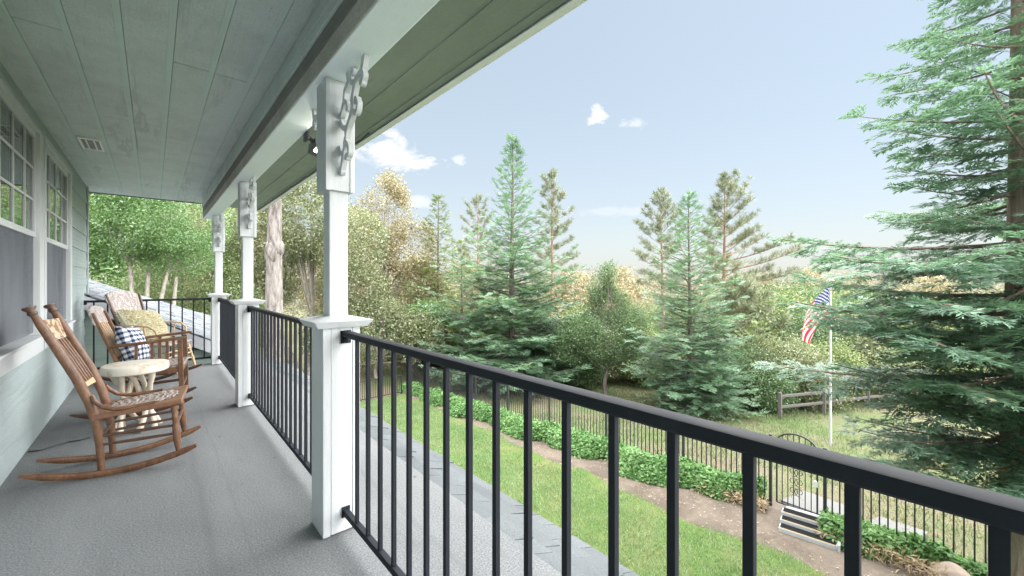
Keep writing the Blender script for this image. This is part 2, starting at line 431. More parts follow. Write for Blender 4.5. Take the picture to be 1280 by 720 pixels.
# body of the house behind the wall
mb = MB().box(-9, WX-.45, -6, 7.84, -3.6, CEIL); hp(mb, 'body', M['siding'])
mb = MB().box(WX-.45, WX-.031, YS, 3.3, -.3, CEIL).box(WX-.45, WX-.031, 6.5, 7.84, -.3, CEIL).box(WX-.45, WX-.031, 3.3, 6.5, -.3, WB-.01).box(WX-.45, WX-.031, 3.3, 6.5, WT+.01, CEIL)
hp(mb, 'wall_core', M['room'])
# windows
def window(y0, y1):
    z0, z1 = .80, 2.335; zm = 1.555
    f = MB()
    x0, x1 = WX-.05, WX+.028
    f.box(x0, x1, y0-.055, y0, z0-.01, z1+.04).box(x0, x1, y1, y1+.055, z0-.01, z1+.04).box(x0, x1-.002, y0, y1, z1, z1+.04)
    # sashes: upper sits further out than the lower one
    def sash(xa, xb, a, b, w=.042):
        f.box(xa, xb, y0+.001, y0+w, a, b).box(xa, xb, y1-w, y1-.001, a, b).box(xa+.001, xb-.001, y0+w, y1-w, a, a+w).box(xa+.001, xb-.001, y0+w, y1-w, b-w, b)
    sash(WX-.022, WX+.008, zm-.02, z1-.001); sash(WX-.048, WX-.024, z0, zm+.02)
    w = hp(f, 'window', M['white'], bevel=.002)
    s = MB().box(WX-.05, WX+.034, y0-.10, y1+.10, WB, z0-.012).box(WX-.05, WX+.055, y0-.11, y1+.11, z0-.03, z0-.011)
    s.build('sill', M['white'], w, bevel=.003)
    MB().box(WX-.010, WX-.005, y0+.04, y1-.04, zm+.018, z1-.04).build('upper_glass_pane', M['glass'], w)
    MB().box(WX-.040, WX-.036, y0+.04, y1-.04, z0+.04, zm-.018).build('lower_glass_pane', M['glass'], w)
    m = MB()
    def bars(x, a, b, nc, nr):
        for k in range(1, nc): yy = y0 + (y1-y0)*k/nc; m.box(x-.004, x+.004, yy-.009, yy+.009, a, b)
        for k in range(1, nr): zz = a + (b-a)*k/nr; m.box(x-.0035, x+.0035, y0+.04, y1-.04, zz-.009, zz+.009)
    bars(WX-.001, zm+.02, z1-.04, 4, 3); bars(WX-.013, z0+.04, zm-.02, 4, 3)
    m.build('muntins', M['white'], w)
    MB().box(WX-.006, WX-.0045, y0+.012, y1-.012, z0+.012, zm-.02).build('insect_screen', M['screen'], w)
    MB().box(WX-.20, WX-.19, y0-.05, y1+.05, z0-.02, z1+.03).build('room_backdrop', M['room'], w)  # dark grey sheet standing in for the unlit room behind the glass
    return w
window(3.46, 4.72); window(4.99, 6.27)
for a_, b_ in ((4.775, 4.935), (3.36, 3.405), (6.325, 6.46)):
    hp(MB().box(WX-.03, WX+.0195, a_, b_, .789, WT), 'window_casing', M['white'], bevel=.003)
# small light trim under header
mb = MB().box(WX+.012, WX+.035, 3.36, 6.46, WT-.012, WT+.022); hp(mb, 'drip_cap', M['siding'], bevel=.004)

M['groove'] = paint_mat('smooth_groove_paint', (.52, .62, .58), .1, 1.0, 'Y', .1)
# grooved plywood ceiling
GR = [-.527, -.330, -.128, .074, .270, .467]
edges = [WX] + GR + [.60]
mb = MB(); gw = .015
seams = [[2.1, 4.6, 7.1], [.6, 3.065, 5.6], [1.95, 4.43, 6.9], [1.95, 4.43, 6.9], [.55, 3.07, 5.55], [.55, 3.07, 5.55], [1.9, 4.43, 7.12]]
for i in range(7):
    a = edges[i] + (gw if i else 0); b = edges[i+1] - (gw if i < 6 else 0)
    ys = [YS] + seams[i] + [YE]
    for k in range(len(ys)-1):
        mb.box(a, b, ys[k] + (.0035 if k else 0), ys[k+1] - .0035, CEIL, CEIL+.012)
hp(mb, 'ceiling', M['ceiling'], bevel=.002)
mb = MB()
for g in GR:
    mb.box(g-gw+.0004, g+gw-.002, YS, YE, CEIL+.0018, CEIL+.014); mb.box(g-.0035, g+.0005, YS, YE, CEIL-.001, CEIL+.0012)
hp(mb, 'ceiling_groove_strips', M['groove'])
mb = MB().box(WX-.05, .74, YS, YE, CEIL+.016, CEIL+.03); hp(mb, 'ceiling_backing', M['hole'])
mb = MB().box(WX-.02, .60, YE-.001, YE+.03, CEIL-.012, CEIL+.10); hp(mb, 'end_trim_board', M['brown_wood'])
mb = MB().box(.60, .66, YE-.05, YE+.03, CEIL-.03, CEIL+.10); hp(mb, 'end_trim_block', M['siding_x'])

# beam over the posts
BX0, BX1 = .577, .739; BZ = 2.167
mb = MB().box(BX0+.004, BX1, YS, 7.78, BZ, CEIL+.01); hp(mb, 'beam', M['white_y'], bevel=.004)
mb = MB().box(BX0-.003, BX0+.003, YS, 7.77, BZ+.003, BZ+.086); hp(mb, 'beam_rough_edge', M['rough_wood'])
mb = MB().box(BX0-.006, BX0+.0035, YS, 7.775, BZ+.088, BZ+.162); hp(mb, 'dark_trim_board', M['brown_wood'], bevel=.003)
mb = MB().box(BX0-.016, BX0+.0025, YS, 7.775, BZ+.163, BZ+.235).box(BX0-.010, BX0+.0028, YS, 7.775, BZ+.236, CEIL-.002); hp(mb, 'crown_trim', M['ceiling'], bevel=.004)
# soffit, fascia, roof
mb = MB()
for a, b in ((.741, 1.141), (1.161, 1.338), (1.358, 1.415)):
    for y0, y1 in ((YS, .55), (.553, 3.0), (3.003, 5.44), (5.443, 7.0), (7.003, YE+.15)):
        mb.box(a, b, y0, y1, CEIL, CEIL+.012)
hp(mb, 'soffit', M['soffit'], bevel=.002)
mb = MB().box(1.139, 1.163, YS, YE+.15, CEIL+.007, CEIL+.013).box(1.336, 1.360, YS, YE+.15, CEIL+.007, CEIL+.013).box(.741, 1.42, YS, YE+.15, CEIL+.014, CEIL+.03)
hp(mb, 'soffit_groove_strips', M['soffit'])
mb = MB().box(1.423, 1.445, YS, YE+.16, CEIL-.006, CEIL+.17); hp(mb, 'fascia', M['siding_x'], bevel=.003)
mb = MB().box(1.446, 1.460, YS, YE+.17, CEIL-.018, CEIL+.18).box(1.41, 1.446, YS, YE+.17, CEIL-.018, CEIL-.010); hp(mb, 'drip_edge', M['white_metal'], bevel=.002)
mb = MB().hexa([(1.47,YS-.1,CEIL+.17),(1.47,YE+.2,CEIL+.17),(-4.5,YE+.2,5.0),(-4.5,YS-.1,5.0),(1.47,YS-.1,CEIL+.21),(1.47,YE+.2,CEIL+.21),(-4.5,YE+.2,5.06),(-4.5,YS-.1,5.06)])
mb.hexa([(-10,-6.3,2.6),(-4.5,-6.3,5.0),(-4.5,YE+.2,5.0),(-10,YE+.2,2.6),(-10,-6.3,2.66),(-4.5,-6.3,5.06),(-4.5,YE+.2,5.06),(-10,YE+.2,2.66)])
hp(mb, 'roof', M['shingle'])
mb = MB().box(1.30, 1.42, YS-.5, 7.52, -3.7, -.22).box(WX-.4, 1.42, 7.40, 7.52, -3.7, -.10); hp(mb, 'lower_wall', M['siding'])
wr = MB(); wr.tube([(1.385, 3.4 + .2*k, CEIL-.006 - .012*abs(math.sin(k*.9)) - .006*math.sin(k*2.3)) for k in range(26)], .005, 6)  # thin dark line along the outer soffit edge
tag(wr.build('eave_line', M['dark_plastic']), 'thin dark cable running along the outer edge of the soffit', 'line')
# shingle skirt outside the deck
mb = MB()
pit = math.atan(.4); c, s = math.cos(pit), math.sin(pit)
rs = random.Random(3)
for row in range(4):
    a0 = row*.118; a1 = a0 + .15
    y = YS - .5 + rs.random()*.2
    while y < 7.6:
        w = rs.choice((.13, .18, .24, .30)); y1 = min(y + w, 7.62); lift = .004 + .011*rs.random()*(rs.random() > .35)
        x0, z0 = 1.25 + a0*c, -.005 - a0*s
        x1, z1 = 1.25 + a1*c, -.005 - a1*s
        mb.hexa([(x0,y,z0-.01),(x1,y,z1-.012),(x1,y1-.004,z1-.012),(x0,y1-.004,z0-.01),(x0,y,z0+.001),(x1,y,z1+lift),(x1,y1-.004,z1+lift),(x0,y1-.004,z0+.001)])
        y = y1
hp(mb, 'skirt_roof', M['shingle'])

# porch floor: part of the setting
mb = MB().box(WX-.02, 1.256, YS-.4, 7.42, -.22, 0.0)
tag(mb.build('porch_floor', M['floor']), kind='structure')

# lower wing beyond the end rail
wing = thing('wing_building', 'low green sided wing with a sloping grey shingle roof beyond the end railing', 'building', (0, 8, -3.3))
def zr(x): return .675 - .545*x
mb = MB(); rs = random.Random(5)
# courses step down the slope (+x); the surface is gently twisted towards the far rake
def roofpt(x, y):
    k = (y - 7.62)/5.4
    return (x, y, zr(x) + k*max(0, (x + .9))*.12)
x = -2.6
while x < 1.25:
    y = 7.62 - rs.random()*.2
    while y < 13.0:
        w = rs.choice((.18, .25, .32)); y0 = max(y, 7.62); y1 = min(y + w, 13.0); lf = .004 + .014*rs.random()
        A, B_, C_, D = roofpt(x, y0), roofpt(x+.17, y0), roofpt(x+.17, y1-.004), roofpt(x, y1-.004)
        lo = lambda p, d: (p[0]-8.0*0, p[1]-8, p[2]+3.3+d)
        mb.hexa([lo(A,-.02), lo(B_,-.02), lo(C_,-.02), lo(D,-.02), lo(A,.001), lo(B_,lf), lo(C_,lf), lo(D,.001)])
        y += w
    x += .13
mb.build('roof', M['shingle_pale'], wing)
mb = MB()
mb.hexa([(-2.6,-.40,zr(-2.6)+3.3-.20),(1.3,-.40,zr(1.3)+3.3-.20),(1.3,-.36,zr(1.3)+3.3-.20),(-2.6,-.36,zr(-2.6)+3.3-.20),
         (-2.6,-.40,zr(-2.6)+3.3-.022),(1.3,-.40,zr(1.3)+3.3-.022),(1.3,-.36,zr(1.3)+3.3-.022),(-2.6,-.36,zr(-2.6)+3.3-.022)])
mb.build('rake_board', M['pale_wall'], wing)
mb = MB()
z = 0
while z < 4.6:
    xr = (.675 - (z + .22 - 3.3 + .1))/.545
    xr = min(1.1, max(-2.5, xr))
    if xr > -2.4: mb.hexa([(-2.5,-.31,z),(xr,-.31,z),(xr,4.6,z),(-2.5,4.6,z),(-2.5,-.295,z+.215),(xr,-.295,z+.215),(xr,4.6,z+.215),(-2.5,4.6,z+.215)])
    z += .217
mb.build('wall', M['siding_x'], wing, smooth=0)

# ================================================================== posts
def fretwork(th=.011, step=.004):
    """a flat sawn scroll: outline of a 2D field, extruded; y runs out from the post, z down from the beam"""
    segs = []
    def rib(ctrl, w0, w1):
        cp = [ctrl[0]] + ctrl + [ctrl[-1]]; pts = []
        for i in range(len(cp)-3):
            for q in range(8):
                tt = q/8; p0, p1, p2, p3 = cp[i:i+4]
                pts.append(tuple(.5*((2*p1[a]) + (-p0[a]+p2[a])*tt + (2*p0[a]-5*p1[a]+4*p2[a]-p3[a])*tt**2 + (-p0[a]+3*p1[a]-3*p2[a]+p3[a])*tt**3) for a in (0,1)))
        pts.append(ctrl[-1]); n = len(pts)
        for k in range(n-1): segs.append((pts[k], pts[k+1], w0 + (w1-w0)*k/n))
    rib([(.295,.0),(.27,.055),(.205,.075),(.165,.14),(.155,.20),(.095,.255),(.07,.31),(.05,.365),(.012,.44)], .017, .013)
    rib([(.105,.0),(.112,.045),(.068,.075),(.055,.12),(.02,.165),(.0,.172)], .016, .012)
    rib([(.155,.19),(.205,.215),(.225,.185),(.205,.160)], .013, .010); rib([(.095,.255),(.045,.24),(.016,.205)], .013, .012)
    rib([(.07,.31),(.11,.34),(.115,.375),(.09,.385)], .012, .010); rib([(.05,.365),(.018,.35),(.0,.322)], .011, .010)
    rib([(.205,.075),(.155,.065),(.145,.03),(.17,.018)], .012, .010); rib([(.055,.12),(.09,.135),(.10,.165)], .011, .010); rib([(.27,.055),(.29,.085),(.27,.105)], .012, .010)
    discs = [(.205,.162,.018),(.088,.386,.017),(.012,.44,.017),(.168,.02,.017),(.10,.165,.016),(.268,.105,.018),(.016,.205,.017)]
    holes = [(.27,.045,.006),(.155,.165,.007),(.07,.285,.006)]
    ys = np.arange(-.0, .325, step); zs_ = np.arange(0, .472, step); gy_, gz_ = np.meshgrid(ys, zs_, indexing='ij')
    f = np.full(gy_.shape, -1.0)
    for (a, b, w) in segs:
        dx, dz = b[0]-a[0], b[1]-a[1]; tt = np.clip(((gy_-a[0])*dx + (gz_-a[1])*dz)/(dx*dx+dz*dz+1e-12), 0, 1)
        f = np.maximum(f, w - np.hypot(gy_-a[0]-tt*dx, gz_-a[1]-tt*dz))
    for (a, b, r_) in discs: f = np.maximum(f, r_ - np.hypot(gy_-a, gz_-b))
    for (a, b, r_) in holes: f = np.minimum(f, np.hypot(gy_-a, gz_-b) - r_)
    vid = {}; vs = []
    def vert(key, y, z):
        if key not in vid: vid[key] = len(vs); vs.append((y, z))
        return vid[key]
    polys = []; ni, nj = f.shape
    for i in range(ni-1):
        for j in range(nj-1):
            c = [(i,j),(i+1,j),(i+1,j+1),(i,j+1)]; poly = []
            for k in range(4):
                a, b = c[k], c[(k+1) % 4]; fa, fb = f[a], f[b]
                if fa > 0: poly.append(vert(a, ys[a[0]], zs_[a[1]]))
                if (fa > 0) != (fb > 0):
                    t_ = fa/(fa-fb); t_ = min(.98, max(.02, t_))
                    lo_, hi_ = min(a, b), max(a, b); poly.append(vert((lo_, hi_), ys[a[0]] + (ys[b[0]]-ys[a[0]])*t_, zs_[a[1]] + (zs_[b[1]]-zs_[a[1]])*t_))
            if len(poly) >= 3: polys.append(poly)
    n = len(vs); cnt = {}
    for p in polys:
        for k in range(len(p)): cnt[(p[k], p[(k+1) % len(p)])] = 1
    V_ = [(-th, y, -z) for y, z in vs] + [(th, y, -z) for y, z in vs]
    F_ = [tuple(p) for p in polys] + [tuple(n+q for q in reversed(p)) for p in polys]
    for (a, b) in cnt:
        if (b, a) not in cnt: F_.append((b, a, n+a, n+b))
    import bmesh
    me = bpy.data.meshes.new('scroll_bracket'); me.from_pydata(V_, [], F_)
    bm = bmesh.new(); bm.from_mesh(me); bmesh.ops.recalc_face_normals(bm, faces=bm.faces)
    bmesh.ops.dissolve_limit(bm, angle_limit=R(2), verts=bm.verts, edges=bm.edges)
    bm.to_mesh(me); bm.free(); me.materials.append(M['white']); return me
def post_proto():
    t = thing('porch_post', '', 'post', (0,0,0), 0, 'white porch posts')
    # local origin: centre of base on the floor
    b = MB()
    hw, hd = .086, .090
    b.box(-hw+.004, hw-.004, -hd+.004, hd-.004, .012, .985)
    for sy in (-1, 1):
        y0, y1 = (-hd, -hd+.006) if sy < 0 else (hd-.006, hd)
        b.box(-hw, -.052, y0, y1, .004, .984).box(-.0495, .048, y0+.001, y1-.001 if sy > 0 else y1, .006, .984).box(.0505, hw, y0, y1, .004, .984)
    for sx in (-1, 1):
        x0, x1 = (-hw, -hw+.006) if sx < 0 else (hw-.006, hw)
        b.box(x0, x1, -hd+.0062, hd-.0062, .004, .984)
    b.build('base', M['white'], t, bevel=.002)
    c = MB()
    e0, e1 = .115, .136
    c.hexa([(-e0,-e0,.982),(e0,-e0,.982),(e0,e0,.982),(-e0,e0,.982),(-e1,-e1,1.014),(e1,-e1,1.014),(e1,e1,1.014),(-e1,e1,1.014)])
    c.hexa([(-e1,-e1,1.0145),(e1,-e1,1.0145),(e1,e1,1.0145),(-e1,e1,1.0145),(-.044,-.044,1.036),(.044,-.044,1.036),(.044,.044,1.036),(-.044,.044,1.036)])
    c.build('cap', M['white'], t, bevel=.002)
    s = MB().box(-.045, .045, -.045, .045, 1.02, 1.70)
    s.build('shaft', M['white'], t, bevel=.006)
    k = MB().box(-.066, .066, -.068, .068, 1.637, BZ-.001)
    for sy in (-1, 1):
        y0, y1 = (-.072, -.0685) if sy < 0 else (.0685, .072)
        k.box(-.068, -.045, y0, y1, 1.634, BZ-.002).box(.045, .068, y0, y1, 1.634, BZ-.002)
    k.build('column_box', M['white'], t, bevel=.002)
    me_f = fretwork()
    for sy in (-1, 1):
        o = bpy.data.objects.new('scroll_bracket', me_f); COL.objects.link(o); o.parent = t
        o.location = (.004, sy*.0705, BZ-.0005); o.rotation_euler = (0, 0, 0 if sy > 0 else math.pi)
        bv = o.modifiers.new('bevel', 'BEVEL'); bv.width = .003; bv.segments = 2; bv.limit_method = 'ANGLE'; bv.angle_limit = R(50)
    return t
PX = [(.676, 2.073, 'white porch post nearest the camera with its scroll bracket fully in view'),
      (.692, 4.690, 'white porch post standing between the nearest and the farthest post'),
      (.722, 7.310, 'white porch post in the far corner where the side and end railings meet')]
post0 = post_proto()
for i, (x, y, lab) in enumerate(PX):
    p = post0 if i == 0 else copy_tree(post0)
    p.location = (x, y, 0); p['label'] = lab

# ================================================================== railings
def railing(p0, p1, label, start=.0, brackets=(1, 1)):
    """local x runs along the rail"""
    p0 = Vector((*p0, 0)); p1 = Vector((*p1, 0)); Lr = (p1-p0).length
    t = thing('porch_railing', label, 'railing', p0, math.atan2(p1.y-p0.y, p1.x-p0.x), 'black metal porch railings')
    sec = [(-.020,-.013),(-.016,-.0145),(.016,-.0145),(.020,-.013),(.020,.008),(.014,.0135),(-.014,.0135),(-.020,.008)]
    MB().sweep([(0,0,.949),(Lr,0,.949)], sec, (0,1,0)).build('top_rail', M['black_metal'], t, smooth=40)
    MB().box(0, Lr, -.0125, .0125, .082, .110).build('bottom_rail', M['black_metal'], t, bevel=.002)
    n0 = start; k = 0
    bal = None
    x = start
    while x < Lr - .02:
        if bal is None:
            bal = MB().box(-.008, .008, -.008, .008, .1095, .936).build('baluster', M['black_metal'], t, bevel=.0015)
            bal.location.x = x
        else:
            b = bal.copy(); COL.objects.link(b); b.location.x = x
        x += .1238
    for e, on in ((0, brackets[0]), (Lr, brackets[1])):
        if not on: continue
        sg = 1 if e == 0 else -1
        b = MB().box(min(e, e+sg*.006), max(e, e+sg*.006), -.024, .024, .905, .966)
        b.ball((e+sg*.016, 0, .922), .014, 10, 7)
        b.build('rail_bracket', M['black_metal'], t, bevel=.001)
        MB().box(min(e, e+sg*.006), max(e, e+sg*.006), -.019, .019, .072, .122).build('rail_bracket', M['black_metal'], t, bevel=.001)
    return t
# first visible baluster sits 4.776 spacings past the eye's pole: Y = 4.776*.1238 - X*.889
RX = .692
y_first = 4.776*.1238 - RX*.889
# near section: its far end is at the near post; lay it from the post towards -Y
ynp = PX[0][1] - .092
nb = int((ynp - .03 - y_first)/.1238)
st = ynp - (y_first + nb*.1238)
railing((RX, ynp), (RX, -.75), 'black metal railing section running from the nearest post out past the camera', st, (1, 0))
railing((.705, PX[1][1]-.092), (RX, PX[0][1]+.092), 'black metal railing section between the nearest post and the middle post', .075)
railing((.730, PX[2][1]-.092), (.705, PX[1][1]+.092), 'black metal railing section between the middle post and the far corner post', .075)
railing((.632, 7.33), (WX+.03, 7.33), 'black metal end railing closing the far end of the porch behind the chairs', .075, (1, 1))

# ================================================================== ceiling vent, lamp, cord
vent = thing('ceiling_vent', 'small white slotted vent grille set into the green porch ceiling', 'vent', (-.425, 5.40, CEIL))
v = MB(); w, l = .073, .21
v.box(-w, w, -l, -l+.03, -.012, -.001).box(-w, w, l-.03, l, -.012, -.001)
for a, b in ((-w, -w+.014), (-.030, -.022), (.022, .030), (w-.014, w)): v.box(a, b, -l+.03, l-.03, -.0115, -.0015)
v.build('frame', M['white_metal'], vent)
s = MB()
for k in range(15):
    yy = -l+.040 + k*(2*l-.08)/14
    for a, b in ((-w+.0145, -.0305), (-.0215, .0215), (.0305, w-.0145)):
        s.box(a, b, yy-.0035, yy+.0035, -.0108, -.0098)
s.build('louver', M['white_metal'], vent)
MB().box(-w+.002, w-.002, -l+.002, l-.002, -.0012, -.0006).build('backing', M['hole'], vent)

fl = thing('floodlight', 'small lit floodlight fixed to the outer side of the white beam', 'light', (.752, 2.86, 2.15))
MB().box(-.011, .006, -.045, .045, -.03, .05).turned((.0,0,.0), (.05,0,-.035), [(0,.013),(1,.013)]).build('mount', M['dark_plastic'], fl, bevel=.003)
hd = MB(); hd.hexa([(.03,-.09,-.085),(.085,-.09,-.10),(.085,.09,-.10),(.03,.09,-.085),(.035,-.09,-.022),(.10,-.09,-.045),(.10,.09,-.045),(.035,.09,-.022)])
for k in range(5): hd.box(.04+.01*k, .043+.01*k, -.08, .08, -.03-.004*k, -.012)
hd.build('housing', M['dark_plastic'], fl, bevel=.004)
MB().hexa([(.036,-.091,-.086),(.08,-.091,-.098),(.08,-.03,-.098),(.036,-.03,-.086),(.036,-.098,-.03),(.09,-.098,-.05),(.08,-.03,-.112),(.036,-.03,-.100)]).build('lens', M['lamp'], fl)

cord = MB(); rs = random.Random(2)
pts = [(WX+.02, 4.38, .006), (-.60, 4.36, .006), (-.54, 4.41, .005), (-.47, 4.45, .005), (-.41, 4.44, .005), (-.36, 4.47, .005)]
cord.tube(pts, .005, 6)
tag(cord.build('power_cord', M['dark_plastic']), 'thin dark cord lying on the porch floor beside the wall', 'cord')

# ================================================================== rocking chairs
def arc(x0, x1, xc, Rr, y0, y1, n=22, z0=.018, lift=0.0):
    out = []
    for i in range(n):
        s = i/(n-1); x = x0 + (x1-x0)*s
        out.append((x, y0 + (y1-y0)*s, z0 + (x-xc)**2/(2*Rr) + lift*max(0, s-.88)*2))
    return out
def rockers(t, mat, ya, yb, x0=-.215, x1=.595, xc=.16, Rr=1.12, hh=.0185, ww=.013):
    for sg in (-1, 1):
        pts = arc(x0, x1, xc, Rr, sg*ya, sg*yb, 26); n = len(pts)
        sc = []
        for i in range(n):
            s = i/(n-1)
            e = min(1, (s+.02)/.13) if s < .13 else (min(1, (1.03-s)/.10) if s > .93 else 1)
            sc.append((ww, hh*(.25 + .75*e)))
        MB().sweep(pts, [(-1,-.9),(-.85,-1),(.85,-1),(1,-.9),(1,.9),(.85,1),(-.85,1),(-1,.9)], (0,1,0), sc).build('rocker', mat, t, smooth=50)

def near_rocker():
    t = thing('rocking_chair', 'armless brown rocking chair with tall reclined posts, nearest the camera', 'rocking chair', (-.345, 3.72, 0), R(-7), 'antique rocking chairs on the porch')
    rockers(t, M['oak'], .125, .215)
    for sg in (-1, 1):
        # back post: upright to the seat, then leaning back to a turned knob
        p = [(.125, sg*.145, .035), (.118, sg*.148, .20), (.105, sg*.150, .33), (.075, sg*.152, .46), (.02, sg*.155, .62), (-.05, sg*.158, .78), (-.125, sg*.161, .95), (-.140, sg*.1615, .985), (-.150, sg*.162, 1.005)]
        o = MB().tube(p, [.017,.021,.0235,.025,.0255,.024,.021,.018,.016], 12).build('back_post', M['oak'], t, smooth=60)
        MB().tube([(-.150, sg*.162, 1.004), (-.154, sg*.162, 1.012), (-.157, sg*.162, 1.02), (-.161, sg*.162, 1.030), (-.167, sg*.162, 1.044), (-.171, sg*.162, 1.053), (-.172, sg*.162, 1.056)],
                  [.017,.022,.021,.017,.030,.029,.018], 14).build('finial', M['oak_dark'], o, smooth=60)
        MB().turned((.50, sg*.205, .075), (.475, sg*.195, .385), [(0,.009),(.03,.012),(.08,.013),(.2,.0185),(.36,.021),(.55,.019),(.68,.014),(.72,.018),(.76,.018),(.80,.014),(.9,.018),(1,.018)], 12).build('front_leg', M['oak'], t, smooth=60)
        for dz in (.0, .055):
            MB().turned((.12, sg*.148, .19+dz), (.485, sg*.200, .20+dz), [(0,.008),(.5,.0105),(1,.008)], 8).build('side_stretcher', M['oak_dark'], t, smooth=60)
        hb = []
        for (x, y, z) in [(.085, .160, .50), (.10, .176, .47), (.135, .186, .432), (.19, .190, .41), (.26, .190, .408), (.33, .186, .413), (.38, .180, .420)]: hb.append((x, sg*y, z))
        MB().tube(hb, [.012,.0125,.0125,.0125,.0125,.012,.010], 10).build('hip_brace', M['oak'], t, smooth=60)
    # seat: trapezoid frame with a pressed panel
    sl = lambda x: .352 + (x - .10)*.105
    def quad(x0, x1, w0, w1, dz0, dz1, mb):
        mb.hexa([(x0,-w0,sl(x0)+dz0),(x1,-w1,sl(x1)+dz0),(x1,w1,sl(x1)+dz0),(x0,w0,sl(x0)+dz0),(x0,-w0,sl(x0)+dz1),(x1,-w1,sl(x1)+dz1),(x1,w1,sl(x1)+dz1),(x0,w0,sl(x0)+dz1)])
    s = MB(); quad(.085, .52, .175, .232, 0, .032, s); so = s.build('seat', M['seat_wood'], t, bevel=.006)
    pn = MB(); ring = []
    for k in range(40):
        a = 2*math.pi*k/40; ca, sa = math.cos(a), math.sin(a)
        rr = lambda q, e: math.copysign(abs(q)**e, q)
        x = .305 + .180*rr(ca, .72); y = (.150 + .04*(x-.1))*rr(sa, .72); ring.append((x, y))
    n = len(ring)
    vs = [(x, y, sl(x)+.0325) for x, y in ring] + [(.305+(x-.305)*.94, y*.94, sl(x)+.037) for x, y in ring] + [(.305+(x-.305)*.5, y*.5, sl(.305+(x-.305)*.5)+.0335) for x, y in ring] + [(.305,0,sl(.305)+.0325)]
    fs = []
    for k in range(n):
        q = (k+1) % n
        fs += [(k, q, n+q, n+k), (n+k, n+q, 2*n+q, 2*n+k), (2*n+k, 2*n+q, 3*n)]
    pn.add(vs, fs).build('seat_panel', M['pressed_seat'], so, smooth=60)
    nl = MB()
    for k in range(0, 40, 2):
        x, y = ring[k]; nl.ball((x, y, sl(x)+.035), .0055, 7, 4, (1,1,.6))
    nl.build('nail_heads', M['dark_plastic'], so, smooth=60)
    MB().turned((.485,-.198,.25), (.485,.198,.25), [(0,.009),(.5,.013),(1,.009)], 8).build('front_stretcher', M['oak_dark'], t, smooth=60)
    MB().turned((.12,-.146,.24), (.12,.146,.24), [(0,.008),(.5,.011),(1,.008)], 8).build('rear_stretcher', M['oak_dark'], t, smooth=60)
    # carved crest panel and two pale slats
    def slat(z0, z1, th, name, mat, wid, bow):
        xb = lambda z: .075 - (z-.46)*.44 if z < .95 else -.125 - (z-.95)*.42
        mb = MB(); pts = []
        for k in range(9):
            y = -wid + 2*wid*k/8; b = bow*(1-(y/wid)**2)
            pts.append((y, b))
        vs = []
        for (y, b) in pts:
            vs += [(xb(z0)-b-th, y, z0), (xb(z0)-b+th, y, z0), (xb(z1)-b+th, y, z1), (xb(z1)-b-th, y, z1)]
        fs = []
        for k in range(8): fs += [(4*k+j, 4*k+(j+1) % 4, 4*k+4+(j+1) % 4, 4*k+4+j) for j in range(4)]
        fs += [(0,1,2,3), (35,34,33,32)]
        mb.add(vs, fs).build(name, mat, t, smooth=40)
    slat(.845, .965, .008, 'crest_panel', M['carved_crest'], .148, .02)
    slat(.775, .815, .006, 'back_slat', M['oak_pale'], .148, .02)
    slat(.535, .575, .009, 'back_slat', M['oak_pale'], .142, .012)
    for k in range(5):
        y = -.09 + k*.045
        MB().turned((.045-.004, y, .575), (-.088, y, .845), [(0,.006),(.5,.009),(1,.006)], 8).build('back_spindle', M['oak'], t, smooth=60)
    return t
near_rocker()

